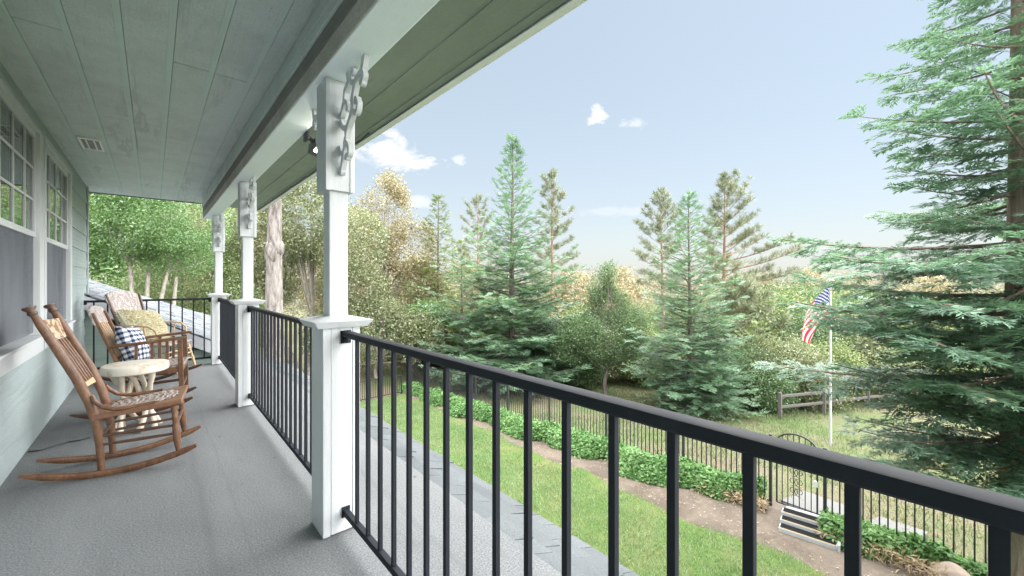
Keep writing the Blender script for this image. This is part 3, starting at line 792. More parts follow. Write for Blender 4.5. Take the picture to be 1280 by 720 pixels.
def arm_rocker():
    t = thing('rocking_chair', 'slatted wooden armchair rocker holding the gingham pillow, behind the twig table', 'rocking chair', (-.279, 5.17, 0), R(-7), 'antique rocking chairs on the porch')
    rockers(t, M['oak_dark'], .205, .225)
    for sg in (-1, 1):
        MB().bar((.13, sg*.205, .03), (.095, sg*.205, .42), .034, .032).bar((.095, sg*.205, .418), (-.085, sg*.20, .93), .034, .030, w1=.030, h1=.022).build('back_post', M['oak'], t, bevel=.004)
        MB().bar((.515, sg*.235, .075), (.50, sg*.235, .655), .036, .036).build('front_leg', M['oak'], t, bevel=.004)
        arm = [(.03, sg*.235, .635), (.18, sg*.245, .645), (.36, sg*.25, .662), (.50, sg*.25, .675), (.555, sg*.25, .678)]
        MB().sweep(arm, [(-1,-.55),(-.9,-.7),(.9,-.7),(1,-.55),(1,.55),(.9,.7),(-.9,.7),(-1,.55)], (0,1,0), [(.022,.016),(.026,.016),(.030,.016),(.034,.017),(.024,.012)]).build('armrest', M['oak'], t, smooth=50)
        for k in range(3):
            x = .20 + k*.105
            MB().bar((x, sg*.236, .37), (x-.015*0, sg*.243, .65), .022, .014).build('arm_spindle', M['oak'], t, bevel=.002)
        MB().bar((.13, sg*.21, .19), (.51, sg*.232, .20), .02, .026).build('side_stretcher', M['oak_dark'], t, bevel=.003)
        MB().bar((.10, sg*.214, .36), (.50, sg*.232, .385), .022, .05).build('seat_rail', M['oak'], t, bevel=.003)
    MB().hexa([(.08,-.215,.385),(.53,-.24,.405),(.53,.24,.405),(.08,.215,.385),(.08,-.215,.41),(.53,-.24,.43),(.53,.24,.43),(.08,.215,.41)]).build('seat', M['pressed_seat'], t, bevel=.008)
    MB().bar((.51,-.225,.385), (.51,.225,.385), .024, .05).build('front_rail', M['oak'], t, bevel=.003)
    MB().bar((.512,-.225,.22), (.512,.225,.22), .02, .026).build('front_stretcher', M['oak_dark'], t, bevel=.003)
    MB().bar((.115,-.2,.24), (.115,.2,.24), .02, .026).build('rear_stretcher', M['oak_dark'], t, bevel=.003)
    c = MB(); vs = []; fs = []
    for k in range(11):
        y = -.215 + .043*k; b = .02*(1-(y/.215)**2); zt = .955 + .03*(1-(y/.215)**2)
        vs += [(-.055-b-.016, y, .82), (-.055-b+.002, y, .82), (-.10-b+.002, y, zt), (-.10-b-.016, y, zt)]
    for k in range(10): fs += [(4*k+j, 4*k+(j+1) % 4, 4*k+4+(j+1) % 4, 4*k+4+j) for j in range(4)]
    fs += [(0,1,2,3), (43,42,41,40)]
    c.add(vs, fs).build('crest_rail', M['pressed_back'], t, smooth=50)
    MB().bar((.06,-.19,.50), (.06,.19,.50), .02, .035).build('lower_back_rail', M['oak'], t, bevel=.003)
    for k in range(6):
        y = -.15 + k*.06
        MB().turned((.055, y, .51), (-.068, y, .835), [(0,.006),(.5,.009),(1,.006)], 8).build('back_spindle', M['oak_pale'], t, smooth=60)
    return t
arm_rocker()

def hoop_rocker():
    t = thing('rocking_chair', 'rocker with a wide embossed backrest and bentwood hoop arms, farthest along the porch', 'rocking chair', (-.18, 6.80, 0), R(-34), 'antique rocking chairs on the porch')
    rockers(t, M['oak_dark'], .19, .24, x0=-.26, x1=.64)
    for sg in (-1, 1):
        MB().tube([(.10, sg*.19, .03), (.09, sg*.195, .25), (.07, sg*.20, .42), (.0, sg*.215, .68), (-.07, sg*.235, .92), (-.11, sg*.245, 1.05)], [.014,.017,.019,.018,.016,.013], 10).build('back_post', M['oak_dark'], t, smooth=60)
        MB().turned((.56, sg*.235, .095), (.49, sg*.205, .40), [(0,.010),(.1,.014),(.4,.019),(.7,.014),(.75,.018),(1,.015)], 10).build('front_leg', M['oak_pale'], t, smooth=60)
        hp_ = [(.0, sg*.235, .66), (.10, sg*.26, .675), (.25, sg*.275, .68), (.36, sg*.275, .665), (.425, sg*.265, .615), (.44, sg*.25, .54), (.43, sg*.225, .46), (.42, sg*.205, .42)]
        MB().tube(hp_, .0115, 8).build('hoop_arm', M['oak_pale'], t, smooth=60)
        for k in range(2):
            x = .16 + .13*k
            MB().turned((x, sg*.212, .42), (x+.01, sg*.27, .675), [(0,.006),(.5,.009),(1,.006)], 8).build('arm_spindle', M['oak_pale'], t, smooth=60)
        for z in (.20, .28):
            MB().turned((.10, sg*.194, z), (.52, sg*.222, z+.01), [(0,.006),(.5,.010),(1,.006)], 8).build('side_stretcher', M['oak_pale'], t, smooth=60)
    for z in (.22, .29, .35):
        MB().turned((.53,-.215,z), (.53,.215,z), [(0,.006),(.5,.010),(1,.006)], 8).build('front_stretcher', M['oak_pale'], t, smooth=60)
    MB().hexa([(.05,-.205,.40),(.52,-.235,.42),(.52,.235,.42),(.05,.205,.40),(.05,-.205,.43),(.52,-.235,.45),(.52,.235,.45),(.05,.205,.43)]).build('seat', M['pressed_seat'], t, bevel=.010)
    # wide embossed back panel with a wavy upper edge
    vs = []; fs = []; ny, nz = 24, 10
    for th in (0, 1):
        for j in range(nz+1):
            for i in range(ny+1):
                q = -1 + 2*i/ny; y = q*(.235 + .035*j/nz)
                ztop = 1.075 + .022*math.cos(q*math.pi*1.0) - .02*abs(q)**6
                z = .80 + (ztop-.80)*j/nz
                x = -.035 - (z-.80)*.32 - .035*(1-q*q) + (.007 if th else -.007)
                vs.append((x, y, z))
    m = (ny+1)*(nz+1)
    for j in range(nz):
        for i in range(ny):
            a = j*(ny+1)+i
            fs += [(a, a+1, a+ny+2, a+ny+1), (m+a, m+a+ny+1, m+a+ny+2, m+a+1)]
    for i in range(ny):
        fs += [(i, m+i, m+i+1, i+1), (nz*(ny+1)+i, nz*(ny+1)+i+1, m+nz*(ny+1)+i+1, m+nz*(ny+1)+i)]
    for j in range(nz):
        a, b = j*(ny+1), (j+1)*(ny+1); fs += [(a, b, m+b, m+a), (a+ny, m+a+ny, m+b+ny, b+ny)]
    MB().add(vs, fs).build('back_panel', M['pressed_back'], t, smooth=40)
    MB().bar((.035,-.2,.52), (.035,.2,.52), .018, .04).build('lower_back_rail', M['oak_dark'], t, bevel=.003)
    for k in range(6):
        y = -.15 + k*.06
        MB().turned((.035, y, .53), (-.05, y, .81), [(0,.006),(.5,.009),(1,.006)], 8).build('back_spindle', M['oak_pale'], t, smooth=60)
    return t
hoop_rocker()

# ------------------------------------------------------------------ pillows
def cushion(name, mat, W, H, T, label, loc, rot, puff=.5, fur=0, sag=0.0):
    nu = 28; vs = []; fs = []
    def pt(u, v, s):
        e = (max(0, 1-abs(u)**2.6)*max(0, 1-abs(v)**2.6))**puff
        pin = 1 - .07*(1-abs(v)**2)*0
        x = W/2*u*(1 - .07*(1-v*v)); y = H/2*v*(1 - .07*(1-u*u))
        wr = .006*math.sin(9*u+3*v)*e + .005*math.sin(7*v-4*u)*e
        return (x, y - sag*e*.02, s*T/2*e + wr)
    for s in (1, -1):
        for j in range(nu+1):
            for i in range(nu+1):
                vs.append(pt(-1+2*i/nu, -1+2*j/nu, s))
    m = (nu+1)**2
    for j in range(nu):
        for i in range(nu):
            a = j*(nu+1)+i
            fs += [(a, a+1, a+nu+2, a+nu+1), (m+a, m+a+nu+1, m+a+nu+2, m+a+1)]
    mb = MB().add(vs, fs)
    if fur:
        rs = random.Random(9)
        for k in range(fur):
            u, v = rs.uniform(-.99,.99), rs.uniform(-.99,.99); s = 1 if rs.random() < .8 else -1
            p = Vector(pt(u, v, s)); n = Vector((u*abs(u)*.8, v*abs(v)*.8, s*.7)).normalized()
            d = (n + Vector((rs.uniform(-.8,.8), rs.uniform(-1,.4), rs.uniform(-.3,.3)))).normalized()
            sd = d.cross(n); sd = (sd.normalized() if sd.length > 1e-3 else Vector((1,0,0)))*.0035
            l = rs.uniform(.015,.034)
            mb.add([p-sd, p+sd, p+d*l], [(0,1,2)])
    o = mb.build(name, mat, None, smooth=60)
    o.location = loc; o.rotation_euler = rot
    return tag(o, label, 'pillow')
def seat_rot(theta, lean, roll=0.0):
    """cushion plane (x across, y up) leaned back in a chair that faces theta"""
    f = Vector((math.cos(theta), math.sin(theta), 0)); l = Vector((-f.y, f.x, 0))
    up = (Vector((0,0,1))*math.cos(lean) - f*math.sin(lean)); nrm = l.cross(up)
    m = Matrix((l, up, nrm)).transposed() @ Matrix.Rotation(roll, 3, 'Z')
    return m.to_euler()
def in_chair(o, th, x, y, z):
    return (o[0] + x*math.cos(th) - y*math.sin(th), o[1] + x*math.sin(th) + y*math.cos(th), z)
cushion('gingham_pillow', M['gingham'], .40, .40, .17, 'navy and white gingham pillow propped in the slatted armchair rocker', in_chair((-.279,5.17), R(-7), .150, -.03, .605), seat_rot(R(-12), R(20), R(-6)))
cushion('shaggy_pillow', M['fur'], .54, .42, .19, 'pale yellow shaggy pillow leaning on the embossed backrest of the farthest rocker', in_chair((-.18,6.80), R(-34), .125, 0, .66), seat_rot(R(-34), R(34), R(-8)), .5, 9000)

# ------------------------------------------------------------------ twig table
tb = thing('twig_table', 'round whitewashed side table on crossed peeled twig legs', 'table', (-.105, 4.49, 0))
ring = []; rs = random.Random(4); n = 44; vs = []; fs = []
prof = [(.0,.468),(.192,.468),(.203,.474),(.207,.486),(.207,.522),(.203,.532),(.194,.536),(.0,.537)]
for k in range(n):
    a = 2*math.pi*k/n; wv = 1 + .018*math.sin(3*a+1) + .01*math.sin(5*a)
    for r_, z_ in prof: vs.append((r_*wv*math.cos(a), r_*wv*math.sin(a), z_))
m = len(prof)
for k in range(n):
    for j in range(m-1): fs.append((k*m+j, ((k+1)%n)*m+j, ((k+1)%n)*m+j+1, k*m+j+1))
MB().add(vs, fs).build('tabletop', M['slab'], tb, smooth=40)
for k in range(8):
    a = 2*math.pi*k/8 + rs.uniform(-.2,.2); tw = rs.choice((1, -1))*rs.uniform(1.7, 2.4)
    r0, r1, rm = rs.uniform(.13,.175), rs.uniform(.12,.16), rs.uniform(.035,.055)
    pts = []; rad = []
    for q in range(9):
        s = q/8; aa = a + tw*(s-.0)*(1 if s < 1 else 1); 
        rr = r0*(1-s)**2 + 2*s*(1-s)*(rm*.3) + r1*s*s + rs.uniform(-.006,.006)
        pts.append((rr*math.cos(aa), rr*math.sin(aa), .012 + .458*s)); rad.append((.0165 + .004*abs(s-.5)*2)*rs.uniform(.92,1.1))
    MB().tube(pts, rad, 9).build('twig_leg', M['twig'], tb, smooth=60)
# ================================================================== terrain
SUN_AZ = Vector((.65, -.76)).normalized()      # horizontal direction towards the sun
def sstep(a, b, x):
    t = np.clip((x-a)/(b-a), 0, 1); return t*t*(3-2*t)
def vnoise(x, y, s, seed=0):
    """cheap smooth value noise"""
    x = np.asarray(x, float)/s; y = np.asarray(y, float)/s
    xi = np.floor(x); yi = np.floor(y); fx = x-xi; fy = y-yi
    fx = fx*fx*(3-2*fx); fy = fy*fy*(3-2*fy)
    def h(a, b):
        q = np.sin(a*127.1 + b*311.7 + seed*74.7)*43758.5453
        return q - np.floor(q)
    return (h(xi,yi)*(1-fx)+h(xi+1,yi)*fx)*(1-fy) + (h(xi,yi+1)*(1-fx)+h(xi+1,yi+1)*fx)*fy
def terr(x, y):
    x = np.asarray(x, float); y = np.asarray(y, float)
    z = -3.28 - .075*np.clip(y-3, 0, 32) - .055*np.clip(x-9.6, 0, 70)
    r = np.hypot(x-5, y-5)
    z = z - 1.2*sstep(50, 110, r)*(y + x > 10) + 9.5*sstep(260, 700, r)
    p = x*SUN_AZ.x + y*SUN_AZ.y
    z = z + HILL*sstep(22, 70, p)
    z = z + (vnoise(x, y, 7.0, 1)-.5)*.5*sstep(11, 20, x+.0*y)*(r < 150) + (vnoise(x, y, 40.0, 2)-.5)*3*sstep(60, 140, r)
    # slow bank north of the lawn
    z = z + .5*sstep(21, 25, y)*(1-sstep(28, 36, y))*sstep(3, 7, x)*(1-sstep(14, 20, x))
    return z
HILL = 0.0
def T(x, y): return float(terr(x, y))
def axis(a, fine0, fine1, step, b, k):
    lo = fine0 - np.geomspace(step*1.2, fine0-a, k)[::-1]; hi = fine1 + np.geomspace(step*1.2, b-fine1, k)
    return np.concatenate([lo, np.arange(fine0, fine1+step/2, step), hi])
xs = axis(-260, -6, 34, .4, 1500, 46); ys = axis(-260, -6, 40, .4, 1500, 46)
gx, gy = np.meshgrid(xs, ys, indexing='ij')
V = np.stack([gx, gy, terr(gx, gy)], -1).reshape(-1, 3)
nx, ny = len(xs), len(ys)
ii, jj = np.meshgrid(np.arange(nx-1), np.arange(ny-1), indexing='ij'); a = (ii*ny+jj).ravel()
FQ = np.stack([a, a+ny, a+ny+1, a+1], 1)
def ground_mat():
    m, nt = newmat('dry_grass_and_earth')
    v = coords(nt); b = noise(nt, v, .35, 6, .6); f = noise(nt, v, 5, 6, .7); g = noise(nt, v, 34, 4, .7)
    c = mixc(nt, ramp(nt, mth(nt, 'MULTIPLY_ADD', f, .45, mth(nt, 'MULTIPLY', b, .7)), [(.46, (0,0,0)), (.66, (1,1,1))]), (.095,.140,.055), (.175,.142,.105))
    c = mixc(nt, ramp(nt, g, [(.35, (1,1,1)), (.55, (0,0,0))]), c, (.06,.07,.035))
    principled(nt, c, .95, .05, bump(nt, g, .8, .05)); return m
def dirt_mat():
    m, nt = newmat('packed_dirt_path')
    v = coords(nt); b = noise(nt, v, 1.1, 6, .65); g = noise(nt, v, 40, 5, .7)
    c = mixc(nt, ramp(nt, b, [(.40, (0,0,0)), (.62, (1,1,1))]), (.138,.116,.096), (.085,.070,.057))
    c = mixc(nt, ramp(nt, noise(nt, v, 7, 5, .7), [(.56, (0,0,0)), (.66, (1,1,1))]), c, (.165,.142,.118))
    c = mixc(nt, ramp(nt, g, [(.30, (1,1,1)), (.44, (0,0,0))]), c, (.17,.13,.09))
    principled(nt, c, .95, .05, bump(nt, g, .7, .03)); return m
def lawn_mat():
    m, nt = newmat('lawn_soil_and_thatch')
    v = coords(nt); b = noise(nt, v, .9, 5, .6); g = noise(nt, v, 45, 4, .75)
    c = mixc(nt, ramp(nt, b, [(.4, (0,0,0)), (.62, (1,1,1))]), (.095,.15,.05), (.17,.165,.085))
    c = mixc(nt, ramp(nt, g, [(.35, (1,1,1)), (.6, (0,0,0))]), c, (.07,.11,.025))
    principled(nt, c, .95, .05, bump(nt, g, .8, .04)); return m
tag(npmesh('ground', V, FQ, ground_mat(), smooth=True), kind='structure')

def lawn_edge(y): return 7.58 + np.clip(y-4, 0, 30)*.122 + .10*np.sin(y*1.3) + .07*np.sin(y*3.1+1)
def ivy_edge(y): return np.interp(y, [2.7, 3.2, 4.6, 8, 13, 19], [9.15, 8.95, 8.72, 8.75, 8.98, 9.75]) + .10*np.sin(y*2.3) + .06*np.sin(y*5+2)
def fence_x(y): return np.interp(y, [-5, 1.7, 9, 22], [9.2, 9.2, 9.42, 10.5])
LAWN_END = 18.7
def strip(name, fa, fb, y0, y1, dy, nxs, dz, mat):
    yy = np.arange(y0, y1+dy/2, dy); s = np.linspace(0, 1, nxs)
    X = fa(yy)[:, None]*(1-s) + fb(yy)[:, None]*s; Y = np.repeat(yy[:, None], nxs, 1)
    Z = terr(X, Y) + dz; n = nxs
    i2, j2 = np.meshgrid(np.arange(len(yy)-1), np.arange(n-1), indexing='ij'); a = (i2*n+j2).ravel()
    return tag(npmesh(name, np.stack([X, Y, Z], -1).reshape(-1, 3), np.stack([a, a+1, a+n+1, a+n], 1), mat, smooth=True), kind='structure')
strip('lawn', lambda y: 1.2+0*y, lambda y: lawn_edge(y)+.04, -4.0, LAWN_END, .3, 24, .02, lawn_mat())
strip('dirt_path', lambda y: lawn_edge(y)-.25, lambda y: np.maximum(ivy_edge(y)+.5, lawn_edge(y)+.1)*(y > 2.6) + 9.5*(y <= 2.6), -4.0, 20.5, .3, 12, .011, dirt_mat())

# grass blades of the lawn
def blades(n, xf, y0, y1, h, w, lean, name, mat, dens=None, zf=None):
    y = rng.uniform(y0, y1, n); x0, x1 = xf(y); x = x0 + (x1-x0)*rng.random(n)
    if dens is not None:
        k = rng.random(n) < dens(x, y); x, y = x[k], y[k]; n = len(x)
    z = terr(x, y) if zf is None else zf(x, y)
    a = rng.uniform(0, 2*np.pi, n); hh = h*rng.uniform(.55, 1.25, n); ww = w*rng.uniform(.6, 1.3, n)
    la = rng.uniform(0, 2*np.pi, n); ll = hh*lean*rng.random(n)
    ca, sa = np.cos(a)*ww, np.sin(a)*ww
    A = np.stack([x-ca, y-sa, z-.005], 1); B = np.stack([x+ca, y+sa, z-.005], 1); C_ = np.stack([x+ll*np.cos(la), y+ll*np.sin(la), z+hh], 1)
    return npmesh(name, np.stack([A, B, C_], 1).reshape(-1, 3), np.arange(3*n).reshape(-1, 3), mat)
gm = leaf_mat('lawn_grass_blades', [(.080,.150,.055), (.142,.240,.095), (.205,.310,.150), (.32,.37,.23)], .3, .5, .05, 1.5)
o = blades(230000, lambda y: (1.5+0*y, lawn_edge(y)+.12), -1.5, LAWN_END, .062, .0062, .9, 'lawn_grass', gm,
           lambda x, y: np.clip(1.05 - sstep(-.75, .15, x-lawn_edge(y))*(.35 + .9*vnoise(x, y, .5, 9)) - .55*(vnoise(x, y, 1.1, 5) > .66) - .3*(vnoise(x, y, .35, 7) > .7), 0, 1), lambda x, y: terr(x, y)+.02)
tag(o, kind='stuff')
dm = leaf_mat('dry_meadow_grass', [(.062,.118,.038), (.105,.160,.058), (.155,.190,.088), (.215,.205,.13)], .3, .5, .04, .4)
o = blades(90000, lambda y: (fence_x(y)+.1, 26+0*y), -4, 26, .11, .011, .9, 'meadow_grass', dm, lambda x, y: (vnoise(x, y, 2.6, 3) > .42)*.9+.06)
tag(o, kind='stuff')

# ivy bank between path and fence
def leaf_cloud(P_, nrm, size, flat=.4, asp=.62):
    """one folded rhombus leaf per point"""
    n = len(P_)
    d = rng.normal(size=(n, 3)); d -= nrm*(d*nrm).sum(1, keepdims=True)*(1-flat); d /= np.linalg.norm(d, axis=1, keepdims=True)+1e-9
    s = np.cross(d, nrm + rng.normal(size=(n, 3))*flat); s /= np.linalg.norm(s, axis=1, keepdims=True)+1e-9
    up = np.cross(s, d); sz = (size*rng.uniform(.65, 1.3, n))[:, None]
    A = P_; B = P_ + d*sz*.5 + s*sz*asp*.5 + up*sz*.10; C_ = P_ + d*sz; D = P_ + d*sz*.5 - s*sz*asp*.5 + up*sz*.10
    return np.stack([A, B, C_, D], 1)
def quads(name, Q, mat, parent=None):
    return npmesh(name, Q.reshape(-1, 3), np.arange(len(Q)*4).reshape(-1, 4), mat, parent)
def ivy_pts(n, y0, y1, fa, fb, hmax):
    y = rng.uniform(y0, y1, n); s = rng.random(n)
    a, b = fa(y), fb(y); x = a + (b-a)*s
    prof = np.clip(np.minimum(s/.35, (1-s)/.12), 0, 1)**.6
    h = hmax*prof*(.62 + .45*vnoise(x, y, .4, 4) + .25*vnoise(x, y, .13, 6))
    h = h*np.sqrt(rng.random(n)*.75+.25)
    return np.stack([x, y, terr(x, y)+h+.01], 1)
im = leaf_mat('vinca_leaves', [(.055,.14,.04), (.10,.22,.065), (.16,.30,.10), (.25,.38,.16)], .35, .5, .03, 1.4)
p1 = ivy_pts(62000, 2.72, 20.0, lambda y: ivy_edge(y)+.10-.42*vnoise(y, 0*y, .7, 8), lambda y: fence_x(y)+.12, .43)
p2 = ivy_pts(9000, -.9, 1.72, lambda y: 8.72 + .13*np.sin(y*4) + .18*np.sin(y*1.7+1), lambda y: 9.32+0*y, .30)
nz = np.tile([[0.25, 0, 1.0]], (len(p1)+len(p2), 1)); nz /= np.linalg.norm(nz[0])
nz[:, 0] *= -1
tag(quads('ivy', leaf_cloud(np.concatenate([p1, p2]), nz, .085, .55), im), kind='stuff')
db = leaf_mat('dead_stems_and_leaves', [(.20,.14,.08), (.32,.24,.15), (.40,.33,.22)], .2, .6, .03, 1)
lt = 1000; yp = rng.uniform(-2, 17, lt); xp = lawn_edge(yp) + (ivy_edge(yp)*(yp > 2.6) + 9.1*(yp <= 2.6) - lawn_edge(yp) + .15)*rng.random(lt)**.8
tag(quads('path_litter', leaf_cloud(np.stack([xp, yp, terr(xp, yp)+.018+rng.random(lt)*.012], 1), np.tile([[0,0,1.]], (lt, 1)), .042, .12, .45), db), kind='stuff')
n = 2600; y = np.concatenate([rng.uniform(2.6, 3.9, n//2), rng.uniform(-.6, 1.75, n//2)]); x = np.concatenate([rng.uniform(8.75, 9.05, n//2), rng.uniform(8.6, 9.0, n//2)])
tag(quads('leaf_litter', leaf_cloud(np.stack([x, y, terr(x, y)+rng.random(n)*.18+.02], 1), np.tile([[0,0,1.]], (n, 1)), .12, .8, .16), db), kind='stuff')

# ================================================================== fence, gate, steps
GY0, GY1 = 1.80, 2.52
def iron_panel(mb, p0, p1, h, zlow=.10, flat_top=True, finial=False, sp=.108):
    """rails + pickets between two posts (absolute points on the ground)"""
    p0 = Vector(p0); p1 = Vector(p1); up = Vector((0,0,1))
    mb.bar(p0+up*h, p1+up*h, .036, .036); mb.bar(p0+up*zlow, p1+up*zlow, .030, .030)
    n = max(2, round((p1-p0).length/sp))
    for k in range(1, n):
        q = p0.lerp(p1, k/n)
        mb.bar(q+up*(zlow+.002), q+up*(h + (.09 if finial else -.004)), .020, .020, up=(0,1,0), w1=.020 if not finial else .008, h1=.020 if not finial else .008)
        if finial: mb.bar(q+up*(h-.12), q+up*(h-.10), .03, .03, up=(0,1,0))
def fence(name, label, spans, h, finials, group=None, sp=.108):
    t = thing(name, label, 'fence', (*spans[0][0], T(*spans[0][0])), 0, group)
    o = Vector(t.location)
    for (a, b, fin) in spans:
        mb = MB(); za, zb = T(*a), T(*b)
        iron_panel(mb, Vector((*a, za))-o, Vector((*b, zb))-o, h, finial=fin, sp=sp); mb.build('picket_panel', M['fence_iron'], t, smooth=0)
    ends = [spans[0][0]] + [s[1] for s in spans]
    for e in ends:
        pb = MB().box(e[0]-.025-o.x, e[0]+.025-o.x, e[1]-.025-o.y, e[1]+.025-o.y, T(*e)-o.z-.2, T(*e)-o.z+h+.06)
        pb.box(e[0]-.03-o.x, e[0]+.03-o.x, e[1]-.03-o.y, e[1]+.03-o.y, T(*e)-o.z+h+.061, T(*e)-o.z+h+.075)
        pb.build('fence_post', M['fence_iron'], t, smooth=0)
    return t
FX = lambda y: (float(fence_x(y)), y)
fence('iron_fence', 'black iron picket fence above the ivy bank, running from the arched gate towards the oaks',
      [(FX(a), FX(b), a > 6.5) for a, b in [(2.60,4.4),(4.4,6.6),(6.6,8.8),(8.8,11.0),(11.0,13.2),(13.2,15.4),(15.4,17.6),(17.6,19.8)]], 1.36, True)
fence('iron_fence', 'black iron picket fence beside the big redwood trunk, on the other side of the gate',
      [(FX(1.72), FX(-.4), False), (FX(-.4), FX(-2.6), False)], 1.36, False)
fence('iron_fence', 'low iron picket fence closing the far end of the lawn',
      [((9.4,19.0),(7.6,18.95),True), ((7.6,18.95),(5.8,18.9),True), ((5.8,18.9),(4.0,18.9),True)], .95, True)
g = thing('garden_gate', 'black iron garden gate with an arched top at the head of the steps', 'gate', (9.2, (GY0+GY1)/2, T(9.2, 2.1)+.05))
w = (GY1-GY0)/2 - .035
fr = MB(); arch = [(0, w*math.cos(a), 1.26 + .24*math.sin(a)) for a in np.linspace(0, math.pi, 17)]
fr.sweep([(0, w, .09)] + arch + [(0, -w, .09)], [(-.013,-.013),(.013,-.013),(.013,.013),(-.013,.013)], (1,0,0))
fr.box(-.012, .012, -w+.014, w-.014, .08, .105).box(-.0115, .0115, -w+.014, w-.014, 1.22, 1.245)
fr.build('gate_frame', M['fence_iron'], g, smooth=0)
pk = MB()
for k in range(1, 7):
    y = -w + 2*w*k/7; top = 1.26 + .24*math.sqrt(max(0, 1-(y/w)**2)) - .012
    pk.bar((0,y,.106), (0,y,top), .014, .014, up=(1,0,0))
pk.build('picket_panel', M['fence_iron'], g, smooth=0)
sc = MB()
for sg in (-1, 1):
    for zc in (.42, .60, .78):
        pts = [(-.018, sg*(.05 + .012*q*.55*math.cos(q*.8)), zc + .012*q*.55*math.sin(q*.8)) for q in range(3, 15)]
        sc.tube(pts, .006, 6)
sc.build('scroll_ornament', M['fence_iron'], g, smooth=60)
MB().box(-.02, .02, -w-.012, -w+.05, .62, .72).build('latch', M['steel'], g)

st = thing('garden_steps', 'three pale timber steps with black rubber treads leading up to the iron gate', 'steps', (8.43, 1.83, T(8.45, 1.83)), R(8))
zs = [.075, .135, .195]
for k in range(3):
    x0 = .0 + k*.19
    b = MB().box(x0, x0+.19+(.02 if k < 2 else .0), -.41, .41, -.1 if k == 0 else zs[k-1]+.001, zs[k])
    s = b.build('step', M['step_white'], st, bevel=.005)
    MB().box(x0+.028, x0+.180, -.39, .39, zs[k]+.001, zs[k]+.012).build('tread_mat', M['rubber'], s)
    MB().box(x0+.004, x0+.020, -.40, .40, zs[k]+.001, zs[k]+.009).build('nosing', M['tan_strip'], s)
MB().box(.575, .66, -.45, .36, -.1, .21).build('landing_board', M['step_white'], st, bevel=.004)
MB().box(-.02, .6, -.45, -.412, -.1, .12).build('side_board', M['step_white'], st, bevel=.004)
def patch(name, pts, dz, mat):
    n = len(pts); V_ = []
    mb = MB(); mb.add([(x, y, T(x, y)+dz) for x, y in pts] + [(x, y, T(x, y)-.1) for x, y in pts], [tuple(range(n))] + [(i, (i+1) % n, n+(i+1) % n, n+i) for i in range(n)])
    return tag(mb.build(name, mat, smooth=0), kind='structure')
patch('paved_path', [(9.45,1.5),(10.3,1.4),(10.4,2.3),(9.5,2.5)], .06, M['concrete'])
patch('paved_path', [(9.55,.55),(10.3,.45),(10.3,1.1),(9.5,1.3)], .07, M['concrete'])

def boulder(label, c, r, sq, seed, mat):
    rs = np.random.default_rng(seed); import bmesh
    bm = bmesh.new(); bmesh.ops.create_icosphere(bm, subdivisions=4, radius=1)
    for v in bm.verts:
        p = np.array(v.co); n_ = 0
        for k in range(7):
            d = rs.normal(size=3) if k < 0 else np.array([math.sin(k*2.1+seed), math.cos(k*1.7+seed*2), math.sin(k*3.3+1)]); d /= np.linalg.norm(d)
            n_ -= .32*max(0, p @ d - .62)
        n_ += .03*math.sin(9*p[0]+3*p[1]+seed)*math.sin(7*p[2])
        v.co = v.co*(1+n_)
    me = bpy.data.meshes.new('boulder'); bm.to_mesh(me); bm.free(); me.materials.append(mat)
    o = bpy.data.objects.new('boulder', me); COL.objects.link(o); o.location = c; o.scale = (r*sq[0], r*sq[1], r*sq[2])
    return tag(o, label, 'rock')
boulder('tan boulder half buried in the ivy beside the redwood trunk', (8.92, .10, T(8.9,.1)+.05), .26, (1,1.2,.9), 3, M['stone'])

# low stone edging, split rail, far roof
def stone_wall():
    t = MB(); rs = random.Random(8); x = 2.5
    while x < 15.5:
        w = rs.uniform(.35, .7); y = 28 + (x-2.5)*-.12 + rs.uniform(-.05,.05)
        hh = rs.uniform(.26, .40); z = T(x, y)-.1
        t.hexa([(x,y-.15,z),(x+w-.03,y-.14,z),(x+w-.03,y+.15,z),(x,y+.15,z),(x+.03,y-.11,z+hh),(x+w-.06,y-.12,z+hh+.02),(x+w-.05,y+.12,z+hh),(x+.03,y+.12,z+hh)]); x += w
    o = t.build('stone_wall', M['stone'], None, bevel=.03); return tag(o, 'low tan stone edging wall on the bare slope under the oaks', 'stone wall')
stone_wall()
rf = thing('rail_fence', 'weathered wooden rail fence on the grass beyond the iron fence, half hidden by conifers', 'fence', (*P(985, 15), T(*P(985, 15))))
o0 = Vector(rf.location); pp = [P(975, 15.2), P(1030, 15.6), P(1085, 16.2), P(1140, 17)]
for a, b in zip(pp[:-1], pp[1:]):
    for z in (.45, .85):
        MB().bar(Vector((*a, T(*a)+z))-o0, Vector((*b, T(*b)+z))-o0, .06, .11).build('rail', M['rail_wood'], rf, bevel=.02)
for a in pp: MB().box(a[0]-.06-o0.x, a[0]+.06-o0.x, a[1]-.06-o0.y, a[1]+.06-o0.y, T(*a)-o0.z-.2, T(*a)-o0.z+1.0).build('fence_post', M['rail_wood'], rf, bevel=.015)
bx, by = P(985, 48)
barn = thing('barn', 'old barn with a rust streaked metal roof among the trees far behind the flag', 'barn', (bx, by, T(bx, by)), R(28))
bz = -5.4 - T(bx, by)
MB().box(-3.2, 3.2, -2.6, 2.6, -.5, bz-.1).build('wall', M['rail_wood'], barn)
rb = MB()
rb.hexa([(-3.6,-3.4,bz-.25),(3.6,-3.4,bz-.25),(3.6,0,bz+2.6),(-3.6,0,bz+2.6),(-3.6,-3.4,bz-.17),(3.6,-3.4,bz-.17),(3.6,0,bz+2.68),(-3.6,0,bz+2.68)])
rb.hexa([(-3.6,.002,bz+2.6),(3.6,.002,bz+2.6),(3.6,3.4,bz-.25),(-3.6,3.4,bz-.25),(-3.6,.002,bz+2.68),(3.6,.002,bz+2.68),(3.6,3.4,bz-.17),(-3.6,3.4,bz-.17)])
